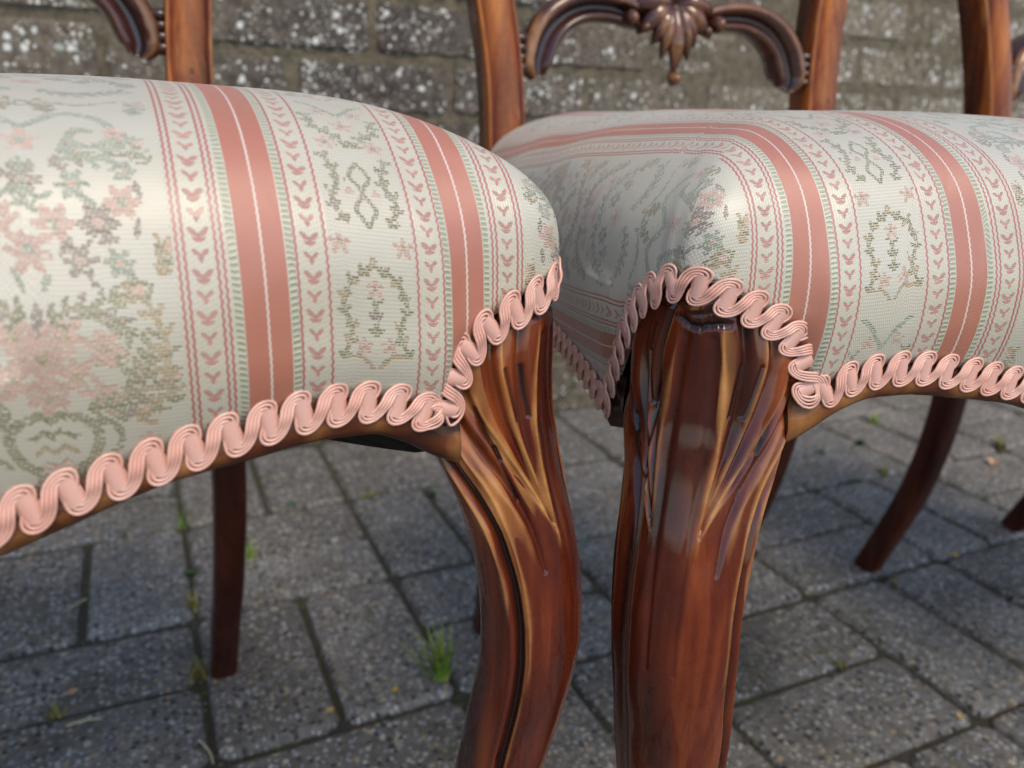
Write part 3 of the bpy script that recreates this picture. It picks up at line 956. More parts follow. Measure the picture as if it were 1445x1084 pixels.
def sweep_post(name, P, hx, hy, mat, sgn, wear_shade0, plain):
    n = len(P)
    T = norm(np.gradient(P, axis=0))
    F = np.array([0, -1.0, 0])                       # towards the sitter
    Bv = norm(F - T * (T @ F)[:, None])
    A = norm(np.cross(Bv, T)) * 1.0                  # sideways
    # section polygon (sideways s, front f): s>0 = outside of the chair for sgn
    m = 40
    if plain:
        a = np.linspace(0, 2 * np.pi, m, endpoint=False)
        e = 4.0
        r_ = 1 / (np.abs(np.cos(a)) ** e + np.abs(np.sin(a)) ** e) ** (1 / e)
        S = np.c_[np.cos(a) * r_ * hx, np.sin(a) * r_ * hy]
        W = np.full(m, wear_shade0)
    else:
        # rounded front with a fine bead on each side
        pts = [(-1, -1), (-1, 0.25), (-1.0, 0.58), (-0.93, 0.68), (-0.85, 0.66), (-0.80, 0.62), (-0.74, 0.72), (-0.55, 0.90), (-0.30, 0.985), (0, 1.0),
               (0.30, 0.985), (0.55, 0.90), (0.74, 0.72), (0.80, 0.62), (0.85, 0.66), (0.93, 0.68), (1.0, 0.58), (1, 0.25), (1, -1)]
        S = np.array(pts) * np.array([hx, hy])
        W = np.array([0, 0, 0.1, 0.35, 0.1, -0.6, -0.1, 0.12, 0.25, 0.25, 0.25, 0.12, -0.1, -0.6, 0.1, 0.35, 0.1, 0, 0.0])
        S = np.r_[S, [(0.5 * hx, -1.02 * hy), (-0.5 * hx, -1.02 * hy)]]
        W = np.r_[W, [0, 0]]
        m = len(S)
    tap = np.ones(n)
    if plain:
        tap = np.interp(P[:, 2], [0, .1, .37], [0.92, 0.96, 1.06])
    G = P[:, None] + A[:, None] * (S[:, 0][None, :, None] * tap[:, None, None]) + Bv[:, None] * (S[:, 1][None, :, None] * tap[:, None, None])
    if A[0][0] > 0:
        G = G[:, ::-1]; W = W[::-1]
    me = grid_mesh(name, G, close_v=True, caps=True)
    wood_attr(me, np.tile(W, (n, 1)))
    me.materials.append(mat)
    return me

def crest_mesh(name):
    x = np.linspace(-0.1805, 0.1805, 60)
    zc = 0.885 + 0.052 * np.cos(x / 0.1805 * np.pi / 2) ** 0.9
    yc = 0.464 + 0.022 * np.cos(x / 0.1805 * np.pi / 2)
    hh = 0.016 + 0.020 * np.cos(x / 0.1805 * np.pi / 2) ** 2
    a = np.linspace(0, 2 * np.pi, 20, endpoint=False)
    G = np.zeros((60, 20, 3))
    G[..., 0] = x[:, None]
    G[..., 1] = yc[:, None] + 0.014 * np.cos(a)[None]
    G[..., 2] = zc[:, None] + hh[:, None] * np.sin(a)[None]
    me = grid_mesh(name, G, close_v=True, caps=True)
    wood_attr(me, np.zeros((60, 20)))
    me.materials.append(WOOD)
    return me

SPL_Z, SPL_Y = 0.556, 0.389
def splat_arm_mesh(name, sgn):
    # C-scroll from the palmette out and down to the post
    pts = [(0.016, -0.010), (0.030, -0.0060), (0.050, -0.0020), (0.068, -0.0030), (0.084, -0.0100), (0.096, -0.0225), (0.1020, -0.0370), (0.1035, -0.0480), (0.1015, -0.0540)]
    q = spline_pts(pts, 70)
    n = len(q)
    T = norm(np.gradient(q, axis=0))
    Nn = np.c_[-T[:, 1], T[:, 0]]                      # upward/outward in plane
    wd = np.interp(np.linspace(0, 1, n), [0, .1, .3, .6, .85, .95, 1], [.008, .0095, .0110, .0125, .0130, .0110, .0060])
    # section: (outer side -> inner side), front relief
    sec = [(1.0, -0.9), (1.05, 0.1), (0.92, 0.75), (0.62, 1.0), (0.30, 0.85), (0.12, 0.25), (-0.02, 0.10), (-0.30, 0.20), (-0.50, 0.62), (-0.72, 0.66), (-0.90, 0.35), (-1.0, -0.2), (-0.98, -0.9)]
    sec = np.array(sec)
    G = np.zeros((n, len(sec), 3)); W = np.zeros((n, len(sec)))
    for j, (s, f) in enumerate(sec):
        xz = q + Nn * (s * wd)[:, None]
        G[:, j, 0] = sgn * xz[:, 0] * 1.075
        G[:, j, 2] = SPL_Z + xz[:, 1]
        G[:, j, 1] = SPL_Y - f * 0.0125 * np.clip(wd / 0.0125, .5, 1) + 0.02 * (xz[:, 0] / 0.13) ** 2 * 0 + (xz[:, 1]) * 0.12
        W[:, j] = {3: 0.30, 2: 0.1, 5: -0.7, 6: -0.8, 9: 0.1}.get(j, -0.1)
    if sgn > 0:
        G = G[:, ::-1]; W = W[:, ::-1]
    me = grid_mesh(name, G, close_v=True, caps=True)
    wood_attr(me, W)
    me.materials.append(WOOD_DARK)
    return me

def lobe(cx, cz, ang, ln, wd, th, y0, ribs=3, curl=0.0):
    """one acanthus lobe: an elongated ridged petal pointing along ang (deg from +x towards +z)"""
    nu, nv = 18, 14
    t = np.linspace(0, 1, nu)
    prof = np.sin(np.pi * np.clip(t * 0.93 + 0.06, 0, 1)) ** 0.75
    a = np.linspace(0, 2 * np.pi, nv, endpoint=False)
    ca, sa = math.cos(R(ang)), math.sin(R(ang))
    G = np.zeros((nu, nv, 3))
    lx = t * ln
    bend = curl * (t ** 2) * ln
    for j, aa in enumerate(a):
        s = np.cos(aa) * wd * prof + bend
        f = np.sin(aa) * th * prof * (1 - 0.25 * (np.cos(aa * ribs) ** 2))
        G[:, j, 0] = cx + lx * ca - s * sa
        G[:, j, 2] = cz + lx * sa + s * ca
        G[:, j, 1] = y0 - f - 0.004 * np.sin(np.pi * t) + (cz + lx * sa - SPL_Z) * 0.12
    return G, gridF(nu, nv, False, True)

def palmette_mesh(name):
    parts = []
    z0 = SPL_Z + 0.002
    y = SPL_Y - 0.006
    for ang, ln, wd, cl in ((90, .032, .0075, 0), (50, .033, .0072, -.14), (130, .033, .0072, .14), (12, .036, .0076, -.26), (168, .036, .0076, .26),
                            (-20, .037, .0078, -.24), (200, .037, .0078, .24), (-50, .034, .0070, -.12), (230, .034, .0070, .12)):
        parts.append(lobe(0, z0, ang, ln, wd, 0.0078, y, 4, cl))
    # drop below
    for ang, ln, wd, cx in ((-90, .052, .0068, 0), (-78, .042, .0050, .003), (-102, .042, .0050, -.003)):
        parts.append(lobe(cx, z0 + 0.002, ang, ln, wd, 0.0074, y - 0.001, 3, 0))
    parts.append(lobe(0, z0 - 0.046, -90, .012, .0060, 0.0070, y, 1, 0))
    # side bosses where the arms spring
    for sg in (1, -1):
        parts.append(lobe(sg * 0.030, z0 - 0.010, 90 - sg * 100, .016, .0065, 0.0095, y + 0.002, 1, 0))
        parts.append(lobe(sg * 0.022, z0 - 0.012, 90 - sg * 135, .014, .0038, 0.006, y, 1, 0))
    V, F = join_parts(parts)
    me = raw_mesh(name, V, F)
    set_attr(me, 'wear', np.clip((V[:, 1].max() - V[:, 1] - 0.014) * 40, -0.4, 0.35))
    me.materials.append(WOOD_DARK)
    return me

def splat_collar_mesh(name, sgn):
    parts = []
    for k in range(4):
        parts.append(lobe(sgn * 0.113, SPL_Z - 0.048 + k * 0.0066, 0 if sgn > 0 else 180, .024, .0046, 0.0075, SPL_Y + 0.001, 1, 0))
    V, F = join_parts(parts)
    me = raw_mesh(name, V, F)
    set_attr(me, 'wear', np.full(len(V), -0.3))
    me.materials.append(WOOD_DARK)
    return me

# --- chair pieces shared between chairs
MESH = {
    'leg_r': front_leg_mesh('front_leg', 1), 'leg_l': front_leg_mesh('front_leg', -1),
    'rail': front_rail_mesh('front_rail'), 'side_l': side_rail_mesh('side_rail', -1), 'side_r': side_rail_mesh('side_rail', 1),
    'dust': dust_cover_mesh('dust_cover'),
    'rl_l': rear_leg_mesh('rear_leg', -1), 'rl_r': rear_leg_mesh('rear_leg', 1),
    'po_l': post_mesh('back_post', -1), 'po_r': post_mesh('back_post', 1),
    'crest': crest_mesh('crest_rail'), 'arm_l': splat_arm_mesh('scroll_arm', -1), 'arm_r': splat_arm_mesh('scroll_arm', 1),
    'palm': palmette_mesh('carved_palmette'), 'col_l': splat_collar_mesh('scroll_collar', -1), 'col_r': splat_collar_mesh('scroll_collar', 1),
    'back': box_mesh('back_rail', -0.130, 0.130, 0.362, 0.384, 0.366, 0.425, 0.002, WOOD_SHADED, -0.2),
}
# braid runs from rear of left side, round the front, to rear of right side
i_l = int(np.where((OUT[:, 0] < 0) & (OUT[:, 1] < 0.372))[0][0])
i_r = int(np.where((OUT[:, 0] > 0) & (OUT[:, 1] < 0.372))[0][-1])
(bV, bF), (wV, wF) = braid_geometry(i_l, i_r, 5)
braid_me = raw_mesh('braid_trim', bV, bF); braid_me.materials.append(CORD)
wrap_me = raw_mesh('wrapped_thread', wV, wF); wrap_me.materials.append(WRAP)

def make_chair(loc, rot, label, u0, v0):
    t = bpy.data.objects.new('dining_chair', None)
    COL.objects.link(t)
    t.location = loc
    t.rotation_euler = (0, 0, rot)
    t.empty_display_size = 0.1
    t['label'] = label
    t['category'] = 'chair'
    t['group'] = 'mahogany dining chairs in a row along the wall'
    link_mesh('seat_cushion', cushion_mesh('seat_cushion', u0, v0), None, t)
    br = link_mesh('braid_trim', braid_me, None, t)
    link_mesh('wrapped_thread', wrap_me, None, br)
    for nm, key in (('front_leg', 'leg_l'), ('front_leg', 'leg_r'), ('front_rail', 'rail'), ('side_rail', 'side_l'), ('side_rail', 'side_r'),
                    ('dust_cover', 'dust'), ('rear_leg', 'rl_l'), ('rear_leg', 'rl_r'), ('back_post', 'po_l'), ('back_post', 'po_r'),
                    ('crest_rail', 'crest'), ('back_rail', 'back')):
        link_mesh(nm, MESH[key], None, t)
    sp = link_mesh('carved_splat', MESH['palm'], None, t)
    for nm, key in (('scroll_arm', 'arm_l'), ('scroll_arm', 'arm_r'), ('scroll_collar', 'col_l'), ('scroll_collar', 'col_r')):
        link_mesh(nm, MESH[key], None, sp)
    return t

# fabric sheet offsets: narrow flower panel centred u0 from the chair axis
make_chair((-0.3024, -0.3176, 0), R(0.996), 'mahogany dining chair with a wide floral panel on its seat, its rear leg beside weeds', 0.1437, -0.165)
make_chair((0.1412, -0.3549, 0), R(-5.678), 'mahogany dining chair with its whole carved scroll in view and its corner leg facing forward', -0.1437, -0.150)
make_chair((0.631, -0.4037, 0), 0.0, 'mahogany dining chair mostly hidden behind another seat, showing one post and two dark curved legs', -0.1437, -0.10)

# ------------------------------------------------------------------ ground
def paver_material():
    k = NT('concrete_paver')
    p = k.pos()
    rnd = k.n('ObjectInfo').outputs['Random']
    big = k.noise(p, 9, 4, 0.6)
    base = k.ramp(big, [(0.3, (0.140, 0.131, 0.116)), (0.7, (0.285, 0.266, 0.233))])
    base = k.mix(k.math('MULTIPLY', rnd, 0.65), base, (0.125, 0.108, 0.088))
    mid = k.noise(p, 130, 4, 0.7)
    base = k.mix(k.ramp(mid, [(0.38, (0.8,) * 3), (0.58, (0, 0, 0))]), base, (0.075, 0.071, 0.066))
    h = mid
    for sc, lo, hi, gate, col in ((150, 0.27, 0.36, 0.48, (0.42, 0.41, 0.38)), (110, 0.24, 0.31, 0.66, (0.36, 0.27, 0.165)), (210, 0.28, 0.38, 0.50, (0.32, 0.33, 0.35)), (80, 0.19, 0.25, 0.80, (0.46, 0.40, 0.31)), (130, 0.26, 0.36, 0.55, (0.03, 0.03, 0.03))):
        v = k.n('TexVoronoi')
        v.inputs['Scale'].default_value = sc
        k.l(k.mapping(p, (1, 1, 0.6), (sc * 0.01, sc * 0.037, 0)), v.inputs['Vector'])
        spot = k.ramp(v.outputs['Distance'], [(lo, (1, 1, 1)), (hi, (0, 0, 0))])
        sep = k.n('SeparateColor'); k.l(v.outputs['Color'], sep.inputs[0])
        g = k.ramp(sep.outputs[0], [(gate, (0, 0, 0)), (gate + 0.03, (1, 1, 1))])
        f = k.math('MULTIPLY', spot, g)
        base = k.mix(k.math('MULTIPLY', f, 0.92), base, col)
        h = k.math('ADD', h, k.math('MULTIPLY', f, 0.35))
    st = k.noise(p, 5.5, 5, 0.65)
    base = k.mix(k.ramp(st, [(0.50, (0, 0, 0)), (0.72, (0.75, 0.75, 0.75))]), base, (0.50, 0.47, 0.40), 'MULTIPLY')
    ms = k.math('MULTIPLY', k.noise(k.mapping(p, (1, 1, 1), (4, 2, 0)), 8, 4, 0.6), k.noise(p, 90, 3))
    base = k.mix(k.ramp(ms, [(0.30, (0, 0, 0)), (0.40, (0.5, 0.5, 0.5))]), base, (0.085, 0.085, 0.035))
    k.col(base)
    k._in('Roughness', 0.72)
    k.b.inputs['Specular IOR Level'].default_value = 0.45
    k.l(k.bump(h, 0.8, 0.0022), k.b.inputs['Normal'])
    return k.m
PAVER = paver_material()

def ground_material():
    k = NT('jointing_sand')
    p = k.pos()
    k.col(k.mix(k.ramp(k.noise(p, 16, 4), [(0.48, (0, 0, 0)), (0.66, (1, 1, 1))]), k.ramp(k.noise(p, 300, 3), [(0.3, (0.022, 0.020, 0.016)), (0.8, (0.12, 0.10, 0.07))]), (0.055, 0.065, 0.018)))
    k._in('Roughness', 0.95)
    k.l(k.bump(k.noise(p, 420, 4), 1.0, 0.003), k.b.inputs['Normal'])
    return k.m

WALL_Y = 0.6160
gv = [(-30, -30, -0.0062), (30, -30, -0.0062), (30, 30, -0.0062), (-30, 30, -0.0062)]
g = link_mesh('ground', raw_mesh('ground', gv, [[0, 1, 2, 3]], False), ground_material())
g['kind'] = 'structure'
g['label'] = 'dark sandy ground showing in the joints between the pavers'
g['category'] = 'ground'

def paver_bm(bm, L, W, H, rs):
    """one block with worn chamfered top edge"""
    r = random.Random(rs)
    c = 0.006
    lay = [(0, -H), (0, -c), (c * 0.35, -c * 0.30), (c, 0)]
    rings = []
    for ins, z in lay:
        x, y = L / 2 - ins, W / 2 - ins
        k = min(0.007, x * .2)
        ring = []
        for (sx, sy) in ((1, 1), (-1, 1), (-1, -1), (1, -1)):
            first = (sx * x, sy * (y - k)); second = (sx * (x - k), sy * y)
            for (px, py) in ((first, second) if sx * sy > 0 else (second, first)):
                ring.append(bm.verts.new((px + r.uniform(-.0008, .0008), py + r.uniform(-.0008, .0008), z + (r.uniform(-.0007, .0007) if z > -H else 0))))
        rings.append(ring)
    for a, b in zip(rings, rings[1:]):
        for i in range(8):
            bm.faces.new((a[i], a[(i + 1) % 8], b[(i + 1) % 8], b[i]))
    bm.faces.new(rings[-1])

pav_meshes = {}
for kind, (L, W) in (('h', (0.1945, 0.0945)), ('v', (0.0945, 0.1945))):
    for s in range(5):
        bm = bmesh.new()
        paver_bm(bm, L, W, 0.06, s * 7 + (kind == 'v'))
        bmesh.ops.recalc_face_normals(bm, faces=bm.faces[:])
        me = bpy.data.meshes.new('paver'); bm.to_mesh(me); bm.free()
        me.materials.append(PAVER)
        pav_meshes[kind, s] = me
paving = bpy.data.objects.new('paving', None)
COL.objects.link(paving)
paving['kind'] = 'structure'
paving['label'] = 'grey speckled concrete block paving laid in basket weave under the chairs'
paving['category'] = 'paving'
cells = []
for bx in range(-16, 22):
    for by in range(-20, 4):
        odd = (bx + by) % 2
        for k in range(2):
            if odd:
                x, y = bx * 0.2 + 0.05 + 0.1 * k, by * 0.2 + 0.1; kd = 'v'
            else:
                x, y = bx * 0.2 + 0.1, by * 0.2 + 0.05 + 0.1 * k; kd = 'h'
            if y > WALL_Y - 0.04: continue
            # distance to the patch of floor the photograph shows
            dx = max(-0.55 - x, x - 1.5, 0); dy = max(-0.35 - y, 0)
            cells.append((math.hypot(dx, dy) + 0.001 * math.hypot(x - 0.3, y), x, y, kd))
cells.sort()
rp = random.Random(4)
restV, restF = [], []
for i, (_, x, y, kd) in enumerate(cells):
    me = pav_meshes[kd, rp.randrange(5)]
    dz = rp.uniform(-0.0022, 0.0012)
    rx, ry, rz = rp.gauss(0, 0.006), rp.gauss(0, 0.006), rp.gauss(0, 0.006)
    ox, oy = rp.gauss(0, 0.0008), rp.gauss(0, 0.0008)
    if i < 295:
        o = bpy.data.objects.new('paver', me)
        COL.objects.link(o)
        o.parent = paving
        o.location = (x + ox, y + oy, dz)
        o.rotation_euler = (rx, ry, rz)
    else:
        Mx = Matrix.Translation((x, y, dz)) @ Matrix.Rotation(rz, 4, 'Z')
        base = sum(len(v) for v in restV)
        restV.append(np.array([Mx @ v.co for v in me.vertices]))
        for p in me.polygons: restF.append([base + j for j in p.vertices])
me = bpy.data.meshes.new('distant_pavers')
me.from_pydata(np.concatenate(restV).tolist(), [], restF)
me.materials.append(PAVER)
o = link_mesh('distant_pavers', me, None, paving)
o['kind'] = 'stuff'

# ------------------------------------------------------------------ brick wall
def brick_material():
    k = NT('weathered_brick')
    p = k.pos()
    rnd = k.n('ObjectInfo').outputs['Random']
    big = k.noise(p, 4.5, 3, 0.6)
    fine = k.noise(p, 70, 5, 0.65)
    dark = k.ramp(fine, [(0.30, (0.036, 0.030, 0.027)), (0.55, (0.105, 0.088, 0.074)), (0.78, (0.21, 0.175, 0.140))])
    dark = k.mix(k.math('MULTIPLY', rnd, 0.5), dark, (0.055, 0.036, 0.035))
    olive = k.ramp(fine, [(0.28, (0.095, 0.078, 0.056)), (0.55, (0.24, 0.203, 0.145)), (0.8, (0.38, 0.33, 0.24))])
    sep = k.n('SeparateXYZ'); k.l(p, sep.inputs[0])
    algae = k.math('ADD', k.math('MULTIPLY', k.math('SUBTRACT', sep.outputs[0], 0.35), 1.5), k.math('MULTIPLY', big, 0.7), True)
    algae2 = k.math('ADD', k.math('MULTIPLY', k.math('SUBTRACT', -0.10, sep.outputs[0]), 1.6), k.math('MULTIPLY', big, 0.6), True)
    c = k.mix(k.math('MULTIPLY', k.math('MAXIMUM', algae, algae2), 0.85), dark, olive)
    h = fine
    warp = k.n('VectorMath', operation='ADD')
    nz = k.n('TexNoise'); nz.inputs['Scale'].default_value = 120; nz.inputs['Detail'].default_value = 3
    sm = k.n('VectorMath', operation='SCALE'); sm.inputs['Scale'].default_value = 0.006
    k.l(nz.outputs['Color'], sm.inputs[0]); k.l(p, nz.inputs['Vector'])
    k.l(p, warp.inputs[0]); k.l(sm.outputs[0], warp.inputs[1])
    for sc, lo, hi, gate, col in ((62, 0.22, 0.31, 0.70, (0.70, 0.71, 0.66)), (120, 0.26, 0.36, 0.62, (0.64, 0.64, 0.57)), (260, 0.24, 0.34, 0.62, (0.56, 0.55, 0.48)), (48, 0.22, 0.30, 0.86, (0.40, 0.42, 0.38))):
        v = k.n('TexVoronoi')
        v.inputs['Scale'].default_value = sc
        k.l(k.mapping(warp.outputs[0], (1, 1, 1), (sc * .013, 0, sc * .029)), v.inputs['Vector'])
        spot = k.ramp(v.outputs['Distance'], [(lo, (1, 1, 1)), (hi, (0, 0, 0))])
        s2 = k.n('SeparateColor'); k.l(v.outputs['Color'], s2.inputs[0])
        gt = k.math('ADD', s2.outputs[0], k.math('MULTIPLY', k.math('SUBTRACT', k.noise(p, 11, 3), 0.5), 1.5))
        gg = k.ramp(gt, [(gate, (0, 0, 0)), (gate + 0.04, (1, 1, 1))])
        f = k.math('MULTIPLY', spot, gg)
        c = k.mix(f, c, col)
        h = k.math('ADD', h, k.math('MULTIPLY', f, 0.12))
    k.col(c)
    k._in('Roughness', 0.9)
    k.b.inputs['Specular IOR Level'].default_value = 0.2
    k.l(k.bump(h, 0.8, 0.004), k.b.inputs['Normal'])
    return k.m
BRICK = brick_material()
def mortar_material():
    k = NT('lime_mortar')
    p = k.pos()
    f = k.noise(p, 60, 5, 0.65)
    k.col(k.ramp(f, [(0.3, (0.075, 0.060, 0.038)), (0.6, (0.19, 0.158, 0.105)), (0.8, (0.29, 0.25, 0.18))]))
    k._in('Roughness', 0.95)
    k.l(k.bump(k.noise(p, 140, 5, 0.7), 1.0, 0.005), k.b.inputs['Normal'])
    return k.m
wall = bpy.data.objects.new('brick_wall', None)
COL.objects.link(wall)
wall.location = (0.3, WALL_Y, 0)
wall['label'] = 'old dark brick wall spotted with pale lichen behind the chairs'
wall['category'] = 'wall'
bm_meshes = []
for s in range(8):
    r = random.Random(s + 50)
    bm = bmesh.new()
    bmesh.ops.create_cube(bm, size=1)
    for v in bm.verts:
        v.co = Vector((v.co.x * 0.2125, v.co.y * 0.10, v.co.z * 0.0640))
    bmesh.ops.bevel(bm, geom=bm.edges[:], offset=0.0035, segments=2, affect='EDGES')
    for v in bm.verts:
        v.co += Vector((r.uniform(-1, 1) * .0011, r.uniform(-1, 1) * .0009, r.uniform(-1, 1) * .0011))
    me = bpy.data.meshes.new('brick'); bm.to_mesh(me); bm.free()
    me.materials.append(BRICK)
    bm_meshes.append(me)
COURSE, ZTOP = 0.0768, 0.5397           # a brick top edge at ZTOP
JX = -0.0063                            # a perpend in that course
lst = []
k0 = int(math.floor((0.0 - ZTOP) / COURSE))
for kz in range(k0 - 1, 12):
    zt = ZTOP + (kz) * COURSE
    zc = zt - 0.0320
    if zc < -0.06 or zt > 1.42: continue
    for kx in range(-14, 18):
        x0 = JX + kx * 0.2235 + (0.1118 if kz % 2 else 0.0)
        xc = x0 + 0.1118
        if xc < -2.2 or xc > 3.0: continue
        dzl = 0.0
        if x0 + 0.11 < -0.2260 + (0.05 if kz % 2 else 0): dzl = 0.0245       # left end was laid out of course
        d = max(-0.45 - xc, xc - 1.6, 0) + max(zc - 0.68, 0) * 0.6
        lst.append((d, xc, zc + dzl))
lst.sort()
rb = random.Random(9)
rV, rF, nb = [], [], 0
for i, (_, xc, zc) in enumerate(lst):
    me = bm_meshes[rb.randrange(8)]
    y = 0.05 + rb.gauss(0, 0.0012)
    flip = rb.random() < 0.5
    rz = rb.gauss(0, 0.004) + (math.pi if flip else 0)
    ry = rb.gauss(0, 0.003)
    jx, jz = rb.gauss(0, .0012), rb.gauss(0, .0008)
    if i < 295:
        o = bpy.data.objects.new('brick', me)
        COL.objects.link(o)
        o.parent = wall
        o.location = (xc - 0.3 + jx, y, zc + jz)
        o.rotation_euler = (0, ry, rz)
    else:
        Mx = Matrix.Translation((xc - 0.3, y, zc)) @ Matrix.Rotation(rz, 4, 'Z')
        rV.append(np.array([Mx @ v.co for v in me.vertices]))
        for p in me.polygons: rF.append([nb + j for j in p.vertices])
        nb += len(me.vertices)
if rV:
    me = bpy.data.meshes.new('outer_bricks')
    me.from_pydata(np.concatenate(rV).tolist(), [], rF)
    me.materials.append(BRICK)
    o = link_mesh('outer_bricks', me, None, wall); o['kind'] = 'stuff'
# mortar: uneven sheet a little behind the brick faces
nxm, nzm = 520, 150
xs = np.linspace(-2.45, 2.75, nxm); zs = np.linspace(-0.05, 1.42, nzm)
X, Zm = np.meshgrid(xs, zs, indexing='ij')
rm = np.random.default_rng(2)
Ym = 0.0042 + 0.0014 * rm.normal(size=X.shape)
Ym -= 0.0036 * sstep(0.25, 0.8, X + 0.3)                       # joints pointed flush further right
Gm = np.stack([X, Ym, Zm], -1)
mo = link_mesh('mortar', grid_mesh('mortar', Gm[:, ::-1]), mortar_material(), wall)
core = box_mesh('wall_core', -2.45, 2.75, 0.012, 0.20, -0.05, 1.415, 0.0, mo.data.materials[0])
link_mesh('wall_core', core, None, wall)

# ------------------------------------------------------------------ weeds, leaves and litter
def blade_mesh(r, n, hmin, hmax, spread, wid):
    parts = []
    for i in range(n):
        a = r.uniform(0, 2 * math.pi); h = r.uniform(hmin, hmax); lean = r.uniform(0.1, spread)
        t = np.linspace(0, 1, 6)
        rad = h * lean * t ** 1.6
        bx, by = r.gauss(0, 0.003), r.gauss(0, 0.003)
        P = np.c_[bx + np.cos(a) * rad, by + np.sin(a) * rad, h * t * (1 - 0.25 * lean * t ** 2)]
        sx, sy = -math.sin(a), math.cos(a)
        wd = wid * r.uniform(.7, 1.2) * (1 - t ** 2) + 0.00015
        L = P + np.c_[sx * wd, sy * wd, 0 * t]; Q = P - np.c_[sx * wd, sy * wd, 0 * t]; Mid = P + np.c_[0 * t, 0 * t, -wd * 0.5]
        G = np.stack([L, Mid, Q], 1)
        parts.append((G, gridF(6, 3)))
    return join_parts(parts)
def grass_mat(name, a, b):
    k = NT(name)
    k.col(k.ramp(k.noise(k.obj(), 55, 2), [(0.35, a), (0.65, b)]))
    k._in('Roughness', 0.5)
    k.b.inputs['Subsurface Weight'].default_value = 0.0
    return k.m
GREEN = grass_mat('grass_green', (0.12, 0.23, 0.022), (0.34, 0.38, 0.08))
OLIVE = grass_mat('dry_grass', (0.16, 0.15, 0.03), (0.26, 0.22, 0.07))
DKGREEN = grass_mat('weed_green', (0.03, 0.085, 0.025), (0.09, 0.16, 0.05))
def tuft(x, y, label, n=9, h0=.012, h1=.03, spread=.8, wid=.0009, mat=GREEN, seed=0, cat='weed'):
    V, F = blade_mesh(random.Random(seed), n, h0, h1, spread, wid)
    o = link_mesh('grass_tuft', raw_mesh('grass_tuft', V, F), mat)
    o.location = (x, y, -0.004)
    o['label'] = label; o['category'] = cat; o['group'] = 'weeds growing in the paving joints'
    return o
W5 = [  # x, y, label, blades, hmin, hmax, spread, width, material
    (-0.010, 0.022, 'largest green grass tuft, in the joint beside the nearest front leg', 60, .022, .066, 0.66, .0014, GREEN),
    (-0.134, 0.300, 'small bright green weed with one tall blade, right of the dark rear leg', 8, .012, .036, 0.8, .0022, GREEN),
    (-0.200, 0.286, 'tiny round leaved green weed just left of the dark rear leg', 14, .005, .013, 1.3, .0024, DKGREEN),
    (-0.203, 0.110, 'dry brownish grass tuft at the foot of the dark rear leg', 34, .008, .024, 1.0, .0010, OLIVE),
    (-0.201, 0.221, 'yellowing weed in the joint halfway up the dark rear leg', 18, .006, .018, 1.2, .0014, OLIVE),
    (-0.198, 0.400, 'thin upright yellow green weed in the joint close under the floral seat', 9, .012, .050, 0.35, .0012, GREEN),
    (-0.315, 0.103, 'low olive moss clump on the long cross joint near the reddish scrap', 18, .003, .011, 1.4, .0014, OLIVE),
    (0.024, 0.393, 'low brown and green weed where pavers meet, under the sagging black seat lining', 26, .005, .018, 1.4, .0018, OLIVE),
    (0.107, 0.370, 'mixed green weed beside the bend of the nearest front leg', 20, .005, .015, 1.4, .0018, DKGREEN),
    (-0.072, 0.409, 'faint low green weed in the cross joint behind the one with a tall blade', 16, .003, .012, 1.4, .0016, DKGREEN),
    (0.708, 0.291, 'low dark green weed left of the dark curved leg, second from it', 20, .005, .018, 1.3, .0020, DKGREEN),
    (0.740, 0.206, 'olive weed touching the view of the dark curved leg, below the others', 20, .005, .018, 1.2, .0020, OLIVE),
    (0.675, 0.195, 'dark green weed lowest and nearest, left of the dark curved leg', 20, .005, .016, 1.3, .0020, DKGREEN),
    (0.801, 0.302, 'pair of green weed sprigs high up beside the dark curved leg', 20, .005, .016, 1.3, .0020, DKGREEN),
    (0.903, 0.365, 'green weed just under the corner seat rail, furthest back', 24, .006, .020, 1.3, .0022, GREEN),
    (1.005, 0.211, 'pale weed standing behind the tan dry leaf', 26, .008, .028, 1.0, .0020, OLIVE),
    (0.507, -0.017, 'small yellow green weed in the joint near the foot of the curved leg', 16, .003, .011, 1.3, .0014, OLIVE),
    (0.343, -0.100, 'tiny dry weed lying along the joint between two large speckled pavers', 12, .003, .012, 1.4, .0012, OLIVE),
]
for i, q in enumerate(W5):
    tuft(*q[:2], q[2], q[3], q[4], q[5], q[6], q[7], q[8], 30 + i)

# moss and sand crumbs lying in the joints: far too many to count
cr = np.random.default_rng(21)
cV, cF, nb_ = [], [], 0
for i in range(2600):
    if cr.random() < .5:
        x = round(cr.uniform(-6, 14)) * 0.1 + cr.normal() * .0022; y = cr.uniform(-.3, .58)
    else:
        y = round(cr.uniform(-3, 6)) * 0.1 + cr.normal() * .0022; x = cr.uniform(-.6, 1.4)
    r_ = cr.uniform(.0006, .0022)
    P_ = np.array([(1, 0, 0), (0, 1, 0), (-1, 0, 0), (0, -1, 0), (0, 0, 1.0)]) * r_ * cr.uniform(.7, 1.3, (5, 1)) + (x, y, -0.0045 + cr.uniform(0, .002))
    cV.append(P_); cF += [[nb_, nb_ + 1, nb_ + 4], [nb_ + 1, nb_ + 2, nb_ + 4], [nb_ + 2, nb_ + 3, nb_ + 4], [nb_ + 3, nb_, nb_ + 4]]; nb_ += 5
k_ = NT('moss_and_grit')
k_.col(k_.ramp(k_.noise(k_.pos(), 40, 3), [(0.40, (0.16, 0.13, 0.09)), (0.52, (0.06, 0.075, 0.02)), (0.64, (0.24, 0.21, 0.17))]))
k_._in('Roughness', 0.95)
mg = link_mesh('moss_grit', raw_mesh('moss_grit', np.concatenate(cV), cF, False), k_.m)
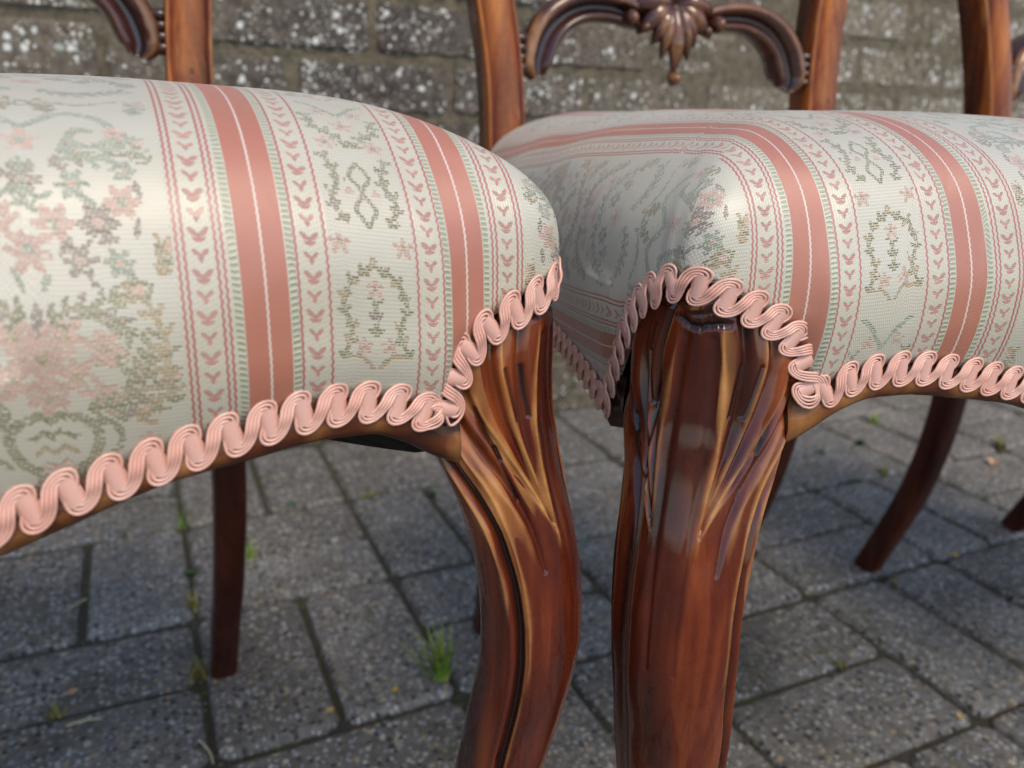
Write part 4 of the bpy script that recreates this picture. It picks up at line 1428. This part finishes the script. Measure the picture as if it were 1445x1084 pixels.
mg['kind'] = 'stuff'; mg['label'] = 'moss and grit lying in the joints between the pavers'

def leaf(x, y, rot, L, Wd, label, mat, curl=0.35, name='dry_leaf'):
    nu, nv = 12, 7
    t = np.linspace(0, 1, nu); v = np.linspace(-1, 1, nv)
    wd = Wd * np.sin(np.pi * np.clip(t * .96 + .02, 0, 1)) ** 0.8
    G = np.zeros((nu, nv, 3))
    G[..., 0] = ((t - .5) * L)[:, None]
    G[..., 1] = wd[:, None] * v[None]
    G[..., 2] = 0.0012 + Wd * curl * (v[None] ** 2) * (wd / Wd)[:, None] + 0.10 * L * (t[:, None] - .5) ** 2
    o = link_mesh(name, grid_mesh(name, G), mat)
    sm = o.modifiers.new('thick', 'SOLIDIFY'); sm.thickness = 0.0004
    o.location = (x, y, 0.0008); o.rotation_euler = (0, 0, rot)
    o['label'] = label; o['category'] = 'leaf'
    return o
TAN = simple('tan_leaf', (0.42, 0.25, 0.13), 0.6, [(300, .4, .0006)], (90, (0.55, 0.36, 0.22)))
YEL = simple('yellow_leaf', (0.50, 0.34, 0.07), 0.6, [(300, .4, .0006)])
STRAW = simple('pale_straw', (0.50, 0.44, 0.27), 0.6)
leaf(0.926, 0.166, 0.4, 0.022, 0.0075, 'curled tan dry leaf on the pavers between the two dark curved legs', TAN, 0.9)
leaf(0.621, -0.002, 1.9, 0.012, 0.0028, 'small yellow leaf on the pavers right of the curved leg foot', YEL)
leaf(0.381, -0.192, 0.3, 0.0065, 0.0030, 'tiny yellow leaf scrap on the paver at lower right', YEL)
leaf(-0.051, 0.023, 0.3, 0.0075, 0.0022, 'tiny orange leaf scrap left of the green grass tuft', YEL)
leaf(-0.108, 0.019, 0.3, 0.0075, 0.0022, 'tiny orange leaf scrap in the joint below the rear leg foot', YEL)
leaf(-0.302, 0.124, 0.6, 0.0090, 0.0030, 'tiny reddish brown leaf scrap left of the rear leg foot', TAN)
def straw(x, y, rot, L, label):
    t = np.linspace(-.5, .5, 10)
    P = np.c_[t * L, 0.08 * L * np.cos(t * 3), 0.0022 + 0 * t]
    o = link_mesh('straw_stem', grid_mesh('straw_stem', tube_grid(P, 0.0007, 6), close_v=True, caps=True), STRAW)
    o.location = (x, y, 0); o.rotation_euler = (0, 0, rot)
    o['label'] = label; o['category'] = 'straw'
straw(-0.292, 0.080, -0.05, 0.026, 'pale straw stem lying beside the long cross joint')
straw(-0.305, 0.262, 0.75, 0.022, 'pale straw stem standing out of a joint under the left seat')
straw(-0.206, 0.010, -1.3, 0.030, 'pale straw stem at the bottom edge below the rear leg')

# black label: keep the script's own objects only
for o in SC.objects:
    if o.type == 'MESH' and o.parent is None and 'label' not in o:
        print('unlabelled', o.name)
